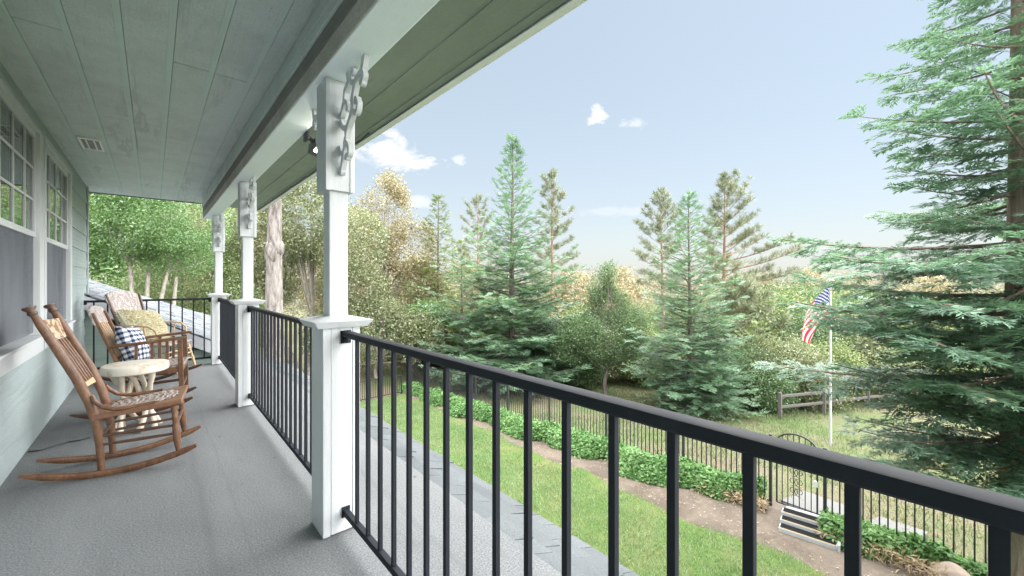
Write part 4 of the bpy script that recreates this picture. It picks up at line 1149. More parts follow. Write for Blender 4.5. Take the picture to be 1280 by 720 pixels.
for k in range(19):
    x = -3.55 + k*.394; rb.bar((x,-3.38,bz-.15), (x,-.02,bz+2.70), .06, .05)
rb.build('roof', M['rust'], barn)

# ================================================================== flag
fx, fy = P(1038, 12.0); fz = T(fx, fy)
fp = thing('flagpole', 'white metal flagpole with a crossbar cap rising beyond the garden gate', 'flagpole', (fx, fy, fz))
ht = 1.2 + (352-352)/F*12 - fz
MB().tube([(0,0,-.1), (0,0,ht)], [.036,.028], 12).build('pole', M['pole_metal'], fp, smooth=60)
MB().ball((0,0,ht+.05), .05, 12, 8).tube([(-.10,.02,ht+.015),(.22,-.04,ht+.02)], .020, 8).build('cap', M['pole_metal'], fp, smooth=60)
MB().tube([(.045,0,1.0),(.05,0,ht-.05)], .006, 6).build('halyard', M['white_metal'], fp, smooth=60)
nu_, nv_ = 44, 26; VV = []; UV = []
wd = Vector((-CS, SN, 0)); wn = Vector((SN, CS, 0))
for j in range(nv_+1):
    for i in range(nu_+1):
        u, v = i/nu_, j/nv_
        hoist = -.02 - (1-v)*.98
        # cloth hangs from the upper hoist corner: the fly drops and gathers into folds
        out = .98*u**.9*(1 - .40*(1-v)*u) - .06*u*u
        drop = 1.62*u - .52*u*(1-u) - (1-v)*.62*u**1.2
        fold = .10*math.sin(u*7.5 + v*3.8)*u**.6 + .05*math.sin(v*11 + u*4)*u
        out += .07*math.sin(v*8.5 + u*3)*u
        p = wd*(.05+out) + wn*fold; VV.append((p.x, p.y, hoist - drop*.86)); UV.append((u, v))
FQf = []
for j in range(nv_):
    for i in range(nu_):
        a = j*(nu_+1)+i; FQf.append((a, a+1, a+nu_+2, a+nu_+1))
flag = npmesh('flag', VV, FQf, M['flag'], smooth=True)
uvl = flag.data.uv_layers.new(name='UVMap'); idx = np.array(FQf).ravel(); uvl.data.foreach_set('uv', np.array(UV, np.float32)[idx].ravel())
flag.location = (fx, fy, fz+ht-.08); tag(flag, 'stars and stripes flag hanging limp from the white flagpole', 'flag')
# ================================================================== trees
def frames(dirs, ups):
    x = dirs/(np.linalg.norm(dirs, axis=1, keepdims=True)+1e-9)
    y = np.cross(ups, x); y /= np.linalg.norm(y, axis=1, keepdims=True)+1e-9
    z = np.cross(x, y); return np.stack([x, y, z], 2)      # columns
def instance(tv, tf, pos, Rm, sc):
    V_ = np.einsum('kij,nj->kni', Rm, tv)*sc[:, None, None] + pos[:, None, :]
    n = len(tv); Fx = tf[None] + (np.arange(len(pos))*n)[:, None, None]
    return V_.reshape(-1, 3), Fx.reshape(-1, tf.shape[1])
def lancets(items, fold=.0):
    """items: (base, dir, normal, length, width) -> 4-vert leaf quads"""
    vs = []; fs = []
    for b, d, nrm, l, w in items:
        b = np.array(b, float); d = np.array(d, float); d /= np.linalg.norm(d); s = np.cross(nrm, d); s /= np.linalg.norm(s)+1e-9
        k = len(vs); vs += [b, b+d*l*.45+s*w/2, b+d*l, b+d*l*.45-s*w/2]; fs.append((k, k+1, k+2, k+3))
    return np.array(vs), np.array(fs)
def spray_template(npairs, flen, fw, seed, tip=True, sub=0):
    rs = np.random.default_rng(seed); it = []
    for k in range(npairs):
        s = .12 + .82*k/npairs
        for sg in (-1, 1):
            a = R(52 + rs.uniform(-9, 9)); z = rs.uniform(-.18, .22)
            l = flen*(1 - .55*abs(s-.35))*rs.uniform(.75, 1.15)
            d = (math.cos(a), sg*math.sin(a), z); nr = (rs.uniform(-.5,.5), rs.uniform(-.5,.5), 1)
            b = (s + rs.uniform(-.03,.03), 0, .03*math.sin(s*3))
            it.append((b, d, nr, l, fw*rs.uniform(.8, 1.25)))
            for q in range(sub):
                sb = np.array(b) + np.array(d)*l*(.3+.4*q); a2 = a + R(38)*(1 if q % 2 else -1)
                it.append((sb, (math.cos(a2), sg*math.sin(a2), z), nr, l*.5, fw*.7))
    if tip: it.append(((0,0,0), (1,0,.02), (0,0,1), 1.08, fw*.8))
    return lancets(it)
def tuft_template(n, spread, w, seed):
    rs = np.random.default_rng(seed); it = []
    for k in range(n):
        a = rs.uniform(0, 2*math.pi); t = spread*math.sqrt(rs.uniform(.05, 1))
        d = (math.cos(t), math.sin(t)*math.cos(a), math.sin(t)*math.sin(a)); it.append(((rs.uniform(-.15,.15),0,0), d, rs.normal(size=3), rs.uniform(.75, 1.15), w))
    return lancets(it)
def cluster_template(n, rad, size, seed):
    rs = np.random.default_rng(seed); it = []
    for k in range(n):
        p = rs.normal(size=3); p = p/np.linalg.norm(p)*rad*rs.uniform(.25, 1)**.6
        it.append((p, rs.normal(size=3), rs.normal(size=3)+np.array([0,0,.8]), size*rs.uniform(.7, 1.3), size*.55))
    return lancets(it)
def unit(v): return v/(np.linalg.norm(v)+1e-9)

def trunk_path(H, lean=(0,0), wob=.08, n=14, seed=0):
    rs = np.random.default_rng(seed); ph = rs.uniform(0, 6, 4)
    return [(lean[0]*s + wob*s*math.sin(2.1*s*3+ph[0]), lean[1]*s + wob*s*math.sin(1.7*s*3+ph[1]), H*s) for s in np.linspace(0, 1, n)]

def conifer(name, label, px, d, H, r0, Lf, nb, zb, spray, slen, mats, cat='conifer', group=None, elev=(-.10, .35), curl=.25, seed=1, sec=.30,
            secf=.5, sides=6, zlift=0.0, flare=1.25, wobble=.05, dens=1.0, thin=None, irr=(.55, 1.15), spow=1.0, azbias=None, tuft=False, xy=None, top_tuft=True):
    rs = np.random.default_rng(seed)
    x, y = P(px, d) if xy is None else xy; z = T(x, y) + zlift
    t = thing(name, label, cat, (x, y, z), 0, group)
    tp = trunk_path(H, (0,0), wobble, 16, seed)
    tz = np.array([p[2] for p in tp]); tx = np.array([p[0] for p in tp]); ty = np.array([p[1] for p in tp])
    rad = [r0*((1-s)**.9*.96+.03)*(1 + (flare-1)*max(0, 1-s*9)) for s in np.linspace(0, 1, 16)]
    wood = MB(); wood.tube(tp, rad, 12 if r0 > .2 else 8)
    pos, dr, up, sc = [], [], [], []
    for i in range(nb):
        s = ((i + rs.uniform(0, 1))/nb)**spow
        zz = zb + (H*.985-zb)*s
        az = i*2.399963 + rs.uniform(-.5, .5)
        Lb = Lf(s)*rs.uniform(*irr)
        if azbias is not None: Lb *= azbias(az, s)
        if Lb < .12: continue
        e = elev[0] + (elev[1]-elev[0])*s + rs.uniform(-.12, .12)
        c0 = np.array([np.interp(zz, tz, tx), np.interp(zz, tz, ty), zz]); hv = np.array([math.cos(az), math.sin(az), 0])
        m = 7; q = np.linspace(0, 1, m)
        bend = rs.uniform(-.14, .14); sd = np.array([-hv[1], hv[0], 0])
        pts = c0 + hv*Lb*q[:, None]*math.cos(e) + sd*(bend*Lb*q**2)[:, None] + np.array([0,0,1])*(Lb*(math.sin(e)*q + curl*(q**2-.25*q)))[:, None]
        br = max(.006, min(r0*.30, .011*Lb+.004))
        wood.tube([tuple(p) for p in pts], [br*(1-.8*k) for k in q], 4)
        # secondaries
        sp = sec*rs.uniform(.85, 1.15); ns = max(2, int(Lb/sp*2*dens*(thin(s) if thin else 1)))
        for k in range(ns):
            f = .14 + .86*((k + rs.uniform(0, .9))/ns); p = np.array([np.interp(f, q, pts[:, a]) for a in range(3)])
            tg = unit(pts[min(m-1, int(f*(m-1))+1)] - pts[int(f*(m-1)) if f < 1 else m-2])
            sg = 1 if k % 2 else -1
            if tuft:
                if f < .42 and rs.random() < .75: continue
                a = rs.uniform(0, 6.28); o = unit(tg*1.0 + np.array([math.cos(a)*sd[0], math.cos(a)*sd[1], abs(math.sin(a))*.9+.15])*.9)
                l = rs.uniform(.12, .45)*min(1.2, Lb/1.6+.2)
                w2 = p + o*l; wood.tube([tuple(p), tuple((p+w2)/2+np.array([0,0,-.02])), tuple(w2)], [br*.35, br*.25, br*.18], 3)
                pos.append(w2-o*.06); dr.append(o + np.array([0,0,.25])); up.append(rs.normal(size=3)); sc.append(slen*rs.uniform(.8, 1.2)); continue
            sl = secf*Lb*(1.06-f)**.8*rs.uniform(.6, 1.1) + slen*.35
            a = R(rs.uniform(42, 68))*sg
            o = tg*math.cos(a) + np.cross(np.array([0,0,1]), tg)*math.sin(a); o = unit(o + np.array([0,0,rs.uniform(-.32,.10)]))
            ne = max(1, int(sl/(slen*.55)))
            for j in range(ne):
                g = (j+.2)/ne; pp = p + o*sl*g + np.array([0,0,-.10*sl*g*g])
                for s2 in ((-1, 1) if j < ne-1 else (rs.choice([-1, 1]), 0)):
                    b = R(rs.uniform(20, 46))*s2
                    od = o*math.cos(b) + np.cross(np.array([0,0,1]), o)*math.sin(b)
                    pos.append(pp); dr.append(od + np.array([0,0,rs.uniform(-.28,.16)])); up.append(np.array([rs.uniform(-.45,.45), rs.uniform(-.45,.45), 1])); sc.append(slen*rs.uniform(.6, 1.2)*(1.05-.42*s))
        for k in range(2):
            pos.append(pts[-2 if k else -1]-unit(pts[-1]-pts[-2])*slen*.2); dr.append(unit(pts[-1]-pts[-2])+rs.normal(size=3)*.1); up.append(np.array([0,0,1.])); sc.append(slen*rs.uniform(.8,1.1)*(1.05-.5*s))
    for k in range(8):
        a = k*2.4; pos.append(np.array([tx[-1], ty[-1], H-.05-.1*k])); dr.append(np.array([math.cos(a)*.5, math.sin(a)*.5, .9])); up.append(np.array([0,.1,1.])); sc.append(slen*.38)
    wood.build('trunk', mats[0], t, smooth=60)
    pos, dr, up, sc = map(np.array, (pos, dr, up, sc))
    tv, tf = spray
    V_, F_ = instance(tv, tf, pos, frames(dr, up), sc)
    npmesh('crown', V_, F_, mats[1], t)
    return t

def broadleaf(name, label, px, d, H, trunk_h, r0, lobes, n, csize, tmpl, mats, cat='tree', group=None, seed=1, stems=None, xy=None, shell=.55, gaps=.45, lean=(0,0)):
    """lobes: (x, y, z, rx, ry, rz) relative to the base"""
    rs = np.random.default_rng(seed)
    x, y = P(px, d) if xy is None else xy
    t = thing(name, label, cat, (x, y, T(x, y)), 0, group)
    wood = MB()
    stems = stems or [((0,0), lean, 1.0)]
    tops = []
    for (bx_, by_), ln, k in stems:
        pth = [(bx_ + ln[0]*s + .10*math.sin(5*s+seed+bx_*7)*s, by_ + ln[1]*s + .10*math.sin(4*s+2*seed)*s, -.15 + (trunk_h+.15)*s*k) for s in np.linspace(0, 1, 8)]
        wood.tube(pth, [r0*k*(1.25-.25*min(1, s*8))*(1-.45*s) for s in np.linspace(0, 1, 8)], 10); tops.append(np.array(pth[-1]))
    for lb in lobes:
        c = np.array(lb[:3]); b = tops[int(np.argmin([np.linalg.norm(c-q) for q in tops]))]
        for k in range(4):
            e = c + rs.normal(size=3)*np.array(lb[3:])*.42; mid = b*.5 + e*.5 + rs.normal(size=3)*.18 + np.array([0,0,-.05*np.linalg.norm(e-b)])
            pts = [tuple(b*(1-q)**2 + 2*mid*q*(1-q) + e*q*q) for q in np.linspace(0, 1, 7)]
            wood.tube(pts, [r0*.42*(1-.85*q) for q in np.linspace(0, 1, 7)], 5)
    wood.build('trunk', mats[0], t, smooth=60)
    vol = np.array([l[3]*l[4]*l[5] for l in lobes])**.67; pick = rs.choice(len(lobes), n, p=vol/vol.sum()); la = np.array(lobes)[pick]
    q = rs.normal(size=(n, 3)); q /= np.linalg.norm(q, axis=1, keepdims=True); q *= (shell + (1-shell)*rs.random((n, 1)))**.5
    q *= 1 + .22*(vnoise(q[:, 0]*3+pick, q[:, 1]*3+q[:, 2]*2.3, .8, seed)[:, None]-.4)
    pos = la[:, :3] + q*la[:, 3:]
    keep = vnoise(pos[:, 0]+pos[:, 2]*.6+50, pos[:, 1]-pos[:, 2]*.8+50, .55*max(1, d/18), seed+3) > gaps*.62
    pos = pos[keep]; m = len(pos)
    V_, F_ = instance(*tmpl, pos, frames(rs.normal(size=(m, 3)), rs.normal(size=(m, 3))), csize*rs.uniform(.6, 1.25, m))
    npmesh('crown', V_, F_, mats[1], t)
    return t

bk_red = bark_mat('redwood_bark', (.17,.115,.09), (.33,.26,.22), 9, .12, 1.0)
bk_grey = bark_mat('grey_conifer_bark', (.10,.085,.075), (.22,.19,.17), 8, .25)
bk_pine = bark_mat('orange_pine_bark', (.22,.13,.085), (.36,.24,.17), 5, .3)
bk_oak = bark_mat('pale_oak_bark', (.20,.18,.16), (.40,.37,.33), 8, .35)
bk_pale = bark_mat('pale_flaking_bark', (.085,.072,.066), (.30,.275,.26), 10, .22, 1.0)
lf_red = leaf_mat('redwood_needles', [(.10,.075,.05), (.072,.135,.092), (.125,.225,.155), (.178,.305,.210), (.23,.36,.25), (.26,.37,.22)], .40, .45, .07, .5)
lf_red2 = leaf_mat('young_redwood_needles', [(.10,.085,.055), (.072,.140,.085), (.115,.215,.130), (.168,.290,.175), (.225,.36,.215), (.27,.37,.19)], .40, .45, .06, .5)
lf_ced = leaf_mat('yellow_green_conifer_needles', [(.085,.125,.038), (.140,.19,.06), (.20,.25,.09), (.28,.31,.14)], .28, .5, .05, .4)
lf_pine = leaf_mat('pine_needles', [(.075,.105,.052), (.12,.155,.078), (.18,.205,.11), (.26,.26,.155)], .25, .45, .07, .4)
lf_oak = leaf_mat('oak_leaves', [(.085,.11,.048), (.145,.175,.078), (.21,.235,.115), (.32,.33,.20)], .3, .5, .06, .35)
lf_gold = leaf_mat('tan_tinged_oak_leaves', [(.14,.13,.062), (.225,.20,.105), (.32,.27,.155), (.44,.36,.24)], .3, .5, .06, .3)
lf_grn = leaf_mat('bright_green_leaves', [(.060,.135,.040), (.105,.205,.065), (.155,.28,.095), (.24,.36,.15)], .35, .45, .06, .6)
lf_mid = leaf_mat('mid_green_leaves', [(.048,.095,.040), (.085,.150,.062), (.128,.205,.088), (.20,.28,.14)], .35, .5, .04, .6)
lf_ygr = leaf_mat('fresh_yellow_green_leaves', [(.085,.135,.042), (.14,.20,.07), (.20,.265,.105), (.29,.33,.17)], .35, .45, .06, .6)

SP_near = spray_template(7, .46, .080, 1, sub=1)
SP_mid = spray_template(6, .44, .070, 2, sub=1)
SP_far = spray_template(5, .46, .105, 3)
TF = tuft_template(22, 1.25, .055, 4)
TFs = tuft_template(14, 1.3, .08, 5)
CL = cluster_template(16, .9, .34, 6)
CLs = cluster_template(12, 1.0, .46, 7)
CLn = cluster_template(26, 1.0, .25, 8)

# 1 the big redwood by the fence
def bigL(s): return np.interp(s, [0, .08, .2, .34, .48, .7, 1], [1.5, 2.45, 2.6, 1.7, 1.12, .65, .15])
conifer('redwood_tree', 'big redwood beside the iron fence with long feathery boughs and a thick ridged trunk', 1290, 4.6, 13.8, .30, bigL, 225, 2.35, SP_near, .26, (bk_red, lf_red), 'redwood',
        elev=(-.18, .10), curl=.18, seed=21, sec=.23, secf=.46, irr=(.55, 1.12), spow=1.2, thin=lambda s: np.interp(s, [0, .18, .30, 1], [1.0, 1.0, .85, .8]), flare=1.3, wobble=.05)
# 2, 3 younger redwoods
conifer('redwood_tree', 'tall full redwood with a thin open spire, tallest conifer against the open sky', 640, 22, T(*P(640, 22))*-1 + 9.35, .22,
        lambda s: np.interp(s, [0, .25, .45, .6, .8, 1], [4.4, 4.3, 3.1, 1.9, 1.0, .12]), 230, .4, SP_mid, .55, (bk_grey, lf_red2), 'redwood', elev=(-.12, .62), curl=.22, seed=22, sec=.50, secf=.42, thin=lambda s: np.interp(s, [0, .45, .7, 1], [1.1, 1.0, .6, .5]))
conifer('redwood_tree', 'slender dark redwood with visible trunk standing in front of the two pines', 862, 17, T(*P(862, 17))*-1 + 5.0, .13,
        lambda s: np.interp(s, [0, .3, .55, .8, 1], [2.5, 2.25, 1.65, 1.0, .15]), 185, .3, SP_mid, .46, (bk_grey, lf_red2), 'redwood', elev=(-.08, .55), curl=.18, seed=23, sec=.42, secf=.42, thin=lambda s: np.interp(s, [0, .5, .75, 1], [1.1, .9, .55, .5]))
# pines
def pine(label, px, d, ytop, Lf, nb, zbf, seed, azb=None, r0=.17, slen=.34, tm=TF):
    x, y = P(px, d); H = 1.2 + (352-ytop)/F*d - T(x, y)
    return conifer('pine_tree', label, px, d, H, r0, Lf, nb, H*zbf, tm, slen, (bk_pine, lf_pine), 'pine', elev=(.02, .85), curl=.16, seed=seed, sec=.17, tuft=True, azbias=azb, wobble=.10)
rt = math.atan2(-SN, CS)       # azimuth of image right
pine('open pine with long bare branches sweeping out towards the flag', 905, 26, 216, lambda s: np.interp(s, [0, .3, .7, 1], [3.9, 3.3, 1.9, .35]), 62, .42, 31,
     lambda az, s: .75 + .45*math.cos(az-rt)*(1-s*.5), .20)
pine('narrow airy pine on the left of the slender redwood', 828, 30, 236, lambda s: np.interp(s, [0, .5, .8, 1], [1.9, 1.9, 1.3, .3]), 50, .45, 32)
pine('thin pine rising just behind the spire of the largest redwood', 690, 32, 211, lambda s: np.interp(s, [0, .5, .8, 1], [2.1, 1.9, 1.2, .3]), 56, .40, 33)
pine('pale sunlit pine half hidden to the left of the largest redwood', 598, 42, 243, lambda s: np.interp(s, [0, .5, .8, 1], [2.6, 2.4, 1.6, .4]), 54, .35, 34)
pine('young bushy pine low in the trees in front of the barn', 925, 21, 352, lambda s: np.interp(s, [0, .4, .8, 1], [2.3, 2.0, 1.2, .3]), 66, .06, 35, None, .11, .40)
conifer('young_conifer', 'low feathery pale green conifer spreading below the open pine near the rail fence', 948, 18.5, 3.6, .08, lambda s: np.interp(s, [0, .35, .7, 1], [1.9, 1.7, 1.0, .2]), 80, .25, SP_mid, .42, (bk_grey, lf_ced), 'conifer', elev=(-.05, .6), seed=38, sec=.36, secf=.42)
conifer('young_conifer', 'small dark green conifer crowding the foot of the slender redwood', 890, 15.6, 2.7, .07, lambda s: np.interp(s, [0, .35, .7, 1], [1.5, 1.35, .8, .2]), 70, .2, SP_mid, .40, (bk_grey, lf_red2), 'conifer', elev=(-.05, .6), seed=39, sec=.36, secf=.42)
# yellowish conifers on the left
x, y = P(548, 29); conifer('cedar_tree', 'yellow green cedar with a pointed crown between the oaks and the largest redwood', 548, 29, 1.2+(352-243)/F*29 - T(x, y), .18,
        lambda s: np.interp(s, [0, .3, .6, 1], [2.9, 2.6, 1.7, .25]), 130, .9, SP_far, .62, (bk_grey, lf_ced), 'cedar', elev=(-.1, .5), seed=36, sec=.58, secf=.42)
x, y = P(572, 25); conifer('cedar_tree', 'smaller dense cedar at the left foot of the largest redwood', 577, 25, 1.2+(352-300)/F*25 - T(x, y), .14,
        lambda s: np.interp(s, [0, .4, 1], [1.8, 1.5, .2]), 90, .8, SP_far, .55, (bk_grey, lf_ced), 'cedar', elev=(-.1, .5), seed=37, sec=.5, secf=.42)
# small leafy tree in the middle
broadleaf('leafy_tree', 'small round leafy tree with a short dark trunk between the two redwoods', 757, 20, 6.0, 1.5, .13,
          [(0,0,2.9,1.5,1.5,1.2),(.8,-.7,3.5,1.0,1.0,.8),(-1.0,.8,3.1,1.0,1.0,.8),(.1,0,4.4,1.0,1.0,.9),(-.2,.2,5.4,.55,.55,.8),(.1,-.1,6.0,.3,.3,.5),(1.2,-1.0,2.3,.9,.9,.6),(-1.1,1.0,2.2,.9,.9,.6)], 2600, .36, CLn, (bk_grey, lf_mid), seed=41, gaps=.55)
# big pale trunk
x, y = P(343, 13)
pt = conifer('pale_trunked_tree', 'tall tree with a thick pale burled trunk between the middle and nearest posts', 343, 13, 17, .34, lambda s: np.interp(s, [0, .5, 1], [3.0, 2.6, .4]), 55, 9.0, TFs, .5, (bk_pale, lf_pine), 'tree',
             elev=(.0, .7), seed=43, sec=.24, tuft=True, wobble=.05, flare=1.15)
bl = MB(); rs_ = random.Random(6); zburl = 2.2 - T(x, y)
for k in range(12):
    a = k*.55; bl.ball((.17*math.cos(a), .17*math.sin(a), zburl + rs_.uniform(-.22,.16)), rs_.uniform(.085,.125), 14, 9, (1,1,2.4))
bl.build('burl', bk_pale, pt, smooth=80)
# oaks on the left
broadleaf('oak_tree', 'rounded oak with sunlit tan crown just right of the nearest post', 478, 29, 13, 4.6, .26,
          [(0,0,10.4,2.0,2.0,2.6),(-1.4,1.2,8.8,2.2,2.2,2.4),(1.6,-1.2,8.4,1.9,1.9,2.2),(.4,-.3,12.2,1.2,1.2,1.5),(1.6,-1.4,5.6,2.2,2.2,1.9),(-1.6,1.4,5.4,2.4,2.4,2.0)], 3600, .46, CL, (bk_oak, lf_gold), seed=44, gaps=.5)
broadleaf('oak_tree', 'wide grey green oak with twisting limbs seen between the pale trunk and the nearest post', 385, 24, 12.6, 3.4, .30,
          [(0,0,9.4,2.4,2.4,2.5),(-2.0,1.6,8.2,2.4,2.4,2.2),(2.0,-1.5,8.0,2.2,2.2,2.2),(.2,.1,11.6,1.5,1.5,1.5),(2.2,-1.6,5.4,2.0,2.0,1.5),(-2.2,1.6,5.6,2.0,2.0,1.6)], 3800, .42, CL, (bk_oak, lf_oak), seed=45,
          stems=[((0,0), (.9,-.7), 1.0), ((-.3,.2), (-1.3,1.2), .95), ((.1,.1), (.2,.3), 1.1)], gaps=.5)
broadleaf('oak_tree', 'tan leaved oak seen in the gap between the corner post and the middle post', 290, 26, 13, 4.2, .26,
          [(0,0,10,2.4,2.4,2.6),(-1.8,1.2,8,2.4,2.4,2.4),(1.8,-1.2,7.6,2.4,2.4,2.4),(0,0,5.6,2.6,2.6,2.0),(.2,0,12.4,1.6,1.6,1.4)], 3200, .44, CL, (bk_oak, lf_gold), seed=46, gaps=.5)
broadleaf('oak_bush', 'low dense oak bush at the foot of the sunlit oak', 470, 24, 5, 1.2, .12,
          [(0,0,2.9,2.2,2.2,1.9),(1.9,-1.5,2.4,1.6,1.6,1.5),(-1.9,1.5,2.6,1.7,1.7,1.6)], 2200, .40, CL, (bk_oak, lf_oak), 'bush', seed=47)
broadleaf('oak_bush', 'rounded green bush right of the low oak bush beneath the cedar', 535, 26, 4.6, 1.3, .11,
          [(0,0,3.0,1.8,1.8,1.6),(1.2,-1,2.6,1.2,1.2,1.2)], 1500, .40, CL, (bk_oak, lf_grn), 'bush', seed=48)
broadleaf('maple_tree', 'bright green leafy tree with several slim trunks above the wing roof', 160, 15.5, 12, 6.6, .12,
          [(0,0,8.2,1.9,1.9,1.4),(-1.6,.8,8.6,1.9,1.9,1.6),(1.5,-.6,8.4,1.8,1.8,1.4),(.2,.1,10.2,2.0,2.0,1.7),(1.6,.5,7.0,1.4,1.4,.8),(-1.8,.4,7.2,1.3,1.3,.7)], 4200, .34, CLn, (bk_oak, lf_grn), seed=49,
          stems=[((0,0), (.1,.1), 1.0), ((-.25,0), (-1.2,.3), .95), ((.15,.05), (.55,.2), 1.0), ((.30,0), (.9,-.1), .95), ((1.15,.2), (.35,-.2), .92)], gaps=.45)
broadleaf('leafy_tree', 'yellow green tree filling the gap left of the corner post', 240, 21, 11, 2.6, .18,
          [(0,0,6.4,2.3,2.3,2.4),(-1.6,.8,4.8,2.0,2.0,1.9),(1.6,-.8,4.4,2.0,2.0,1.9),(.2,0,9.0,2.0,2.0,1.8),(.5,.2,3.0,2.2,2.2,1.2)], 3600, .38, CLn, (bk_grey, lf_ygr), seed=50, gaps=.4)
broadleaf('leafy_tree', 'dark green tree behind the slim trunks at the wall end of the porch', 110, 24, 11, 3.2, .2,
          [(0,0,6.4,3,3,2.8),(-3,.6,5.4,2.8,2.8,2.8),(3,-.6,5.4,2.6,2.6,2.6),(0,0,9.4,2.6,2.6,2.0)], 3400, .50, CLs, (bk_grey, lf_grn), seed=51, gaps=.3)
# mid-distance trees filling the valley edge, each its own
MID = [(718, 40, 338, 2.6, lf_gold, 'tan crowned oak low behind the small round leafy tree'), (775, 44, 334, 2.8, lf_gold, 'sunlit tan oak between the small leafy tree and the narrow airy pine'),
       (965, 40, 372, 2.9, lf_oak, 'olive green oak below the sweeping branches of the open pine'), (1010, 60, 338, 3.4, lf_gold, 'tan oak on the valley edge above the barn'),
       (520, 36, 318, 2.6, lf_oak, 'grey green oak in the gap between the sunlit oak and the pointed cedar'), (1085, 34, 360, 2.8, lf_oak, 'dull green oak behind the flagpole, partly masked by redwood boughs'),
       (700, 30, 396, 2.2, lf_oak, 'dark rounded oak at the right foot of the largest redwood'), (820, 27, 418, 1.9, lf_grn, 'leafy green shrub tree left of the slender redwood'),
       (585, 48, 330, 3.0, lf_gold, 'distant tan oak behind the smaller dense cedar'), (440, 40, 260, 3.2, lf_gold, 'tall tan oak further back behind the nearest post'),
       (1160, 42, 345, 3.4, lf_gold, 'tan oak glimpsed through the lower redwood boughs near the trunk')]
for k, (px, d, yt, rr, lf, lab) in enumerate(MID):
    x, y = P(px, d); H = 1.2 + (352-yt)/F*d - T(x, y); s = np.random.default_rng(100+k)
    lobes = [(0,0,H-rr*.75,rr*.62,rr*.62,rr*.75)] + [(rr*.75*math.cos(a), rr*.75*math.sin(a), (H-rr)*s.uniform(.45,.85), rr*.7, rr*.7, rr*.66) for a in s.uniform(0, 6.28, 5)]
    broadleaf('oak_tree', lab, px, d, H, H*.4, .2, lobes, 1500, .55, CLs, (bk_oak, lf), seed=60+k, gaps=.4)

# undergrowth bushes filling the slope between the conifers
BS = [(940, 17.6, 1.35), (985, 17.2, 1.5), (1035, 17.5, 1.4), (1000, 19.5, 1.9), (928, 21.5, 2.3), (972, 22.5, 2.6), (1012, 21, 2.1), (1055, 19.5, 2.0), (1105, 21.5, 2.2), (702, 23, 1.9), (735, 25, 2.1), (792, 24, 1.9), (990, 28, 3.0), (945, 31, 3.2), (1030, 33, 3.2), (1090, 28, 2.8), (565, 30, 2.2), (610, 32, 2.6), (665, 29, 2.2), (705, 26, 1.9), (730, 33, 2.4), (785, 30, 2.0), (800, 36, 2.6), (835, 33, 2.4), (880, 24, 1.7), (900, 33, 2.4), (945, 28, 2.0), (975, 34, 2.6), (1005, 24, 1.7), (1040, 29, 2.2), (1075, 23, 1.8), (1120, 27, 2.2), (1180, 24, 2.0), (500, 38, 2.6), (560, 42, 2.8), (640, 44, 3.0), (850, 44, 3.0), (920, 46, 3.2), (1060, 46, 3.0)]
bproto = []
for k, (px, d, rr) in enumerate(BS):
    x, y = P(px, d)
    if k < 3:
        s = np.random.default_rng(200+k)
        lobes = [(0,0,1.25,1.0,1.0,1.0)] + [(.75*math.cos(a), .75*math.sin(a), s.uniform(.7,1.1), .7, .7, .65) for a in s.uniform(0, 6.28, 4)]
        b = broadleaf('bush', 'leafy bush in the undergrowth filling the slope between the conifers', px, d, 2, .7, .06, lobes, 1500, .25, CLn, (bk_grey, (lf_mid, lf_oak, lf_ced)[k]), 'bush', 'undergrowth bushes on the slope', seed=210+k, gaps=.3)
        bproto.append(b)
    else:
        b = copy_tree(bproto[k % 3])
    b.location = (x, y, T(x, y)-.1); b.rotation_euler = (0, 0, k*1.9); b.scale = (rr*.95, rr*.95, rr*.9)
# far-off wood across the valley: reads as one mass
def woods():
    rs = np.random.default_rng(77); Vs = []; Fs = []; off = 0
    for k in range(760):
        px = rs.uniform(-150, 1500); d = 48 + 190*rs.random()**1.5
        x, y = P(px, d)
        if x < -20: continue
        con = rs.random() < .35
        yt = rs.uniform(333, 346) if d > 75 else rs.uniform(345, 362)
        if px < 620: yt -= rs.uniform(0, 26)
        z = T(x, y); H = max(5, 1.2 + (352-yt)/F*d - z)
        m = 95
        if con:
            s = rs.random(m)**.7; rr = (1-s)*H*.16+.25; a = rs.uniform(0, 6.28, m); r_ = rr*np.sqrt(rs.random(m))
            pos = np.stack([r_*np.cos(a), r_*np.sin(a), H*(.15+.85*s)], 1); sc_ = .9*(1.15-s*.75)
        else:
            c = rs.normal(size=(7, 3))*np.array([H*.22, H*.22, H*.13]) + np.array([0,0,H*.6]); pk_ = rs.integers(0, 7, m)
            q = rs.normal(size=(m, 3)); q /= np.linalg.norm(q, axis=1, keepdims=True); pos = c[pk_] + q*np.array([H*.17, H*.17, H*.15]); pos[:, 2] = np.minimum(pos[:, 2], H); sc_ = np.full(m, 1.0)
        V_, F_ = instance(*CLs, pos + np.array([x, y, z]), frames(rs.normal(size=(m, 3)), rs.normal(size=(m, 3))), sc_*rs.uniform(.6, 1.2, m)*max(.75, d/150))
        Vs.append(V_); Fs.append(F_+off); off += len(V_)
    o = npmesh('distant_woods', np.concatenate(Vs), np.concatenate(Fs), leaf_mat('distant_sunlit_foliage', [(.105,.12,.075), (.17,.17,.11), (.23,.21,.15), (.29,.255,.20)], .3, .5, .05, .06))
    tag(o, kind='stuff')
woods()
EXPO = 2.4
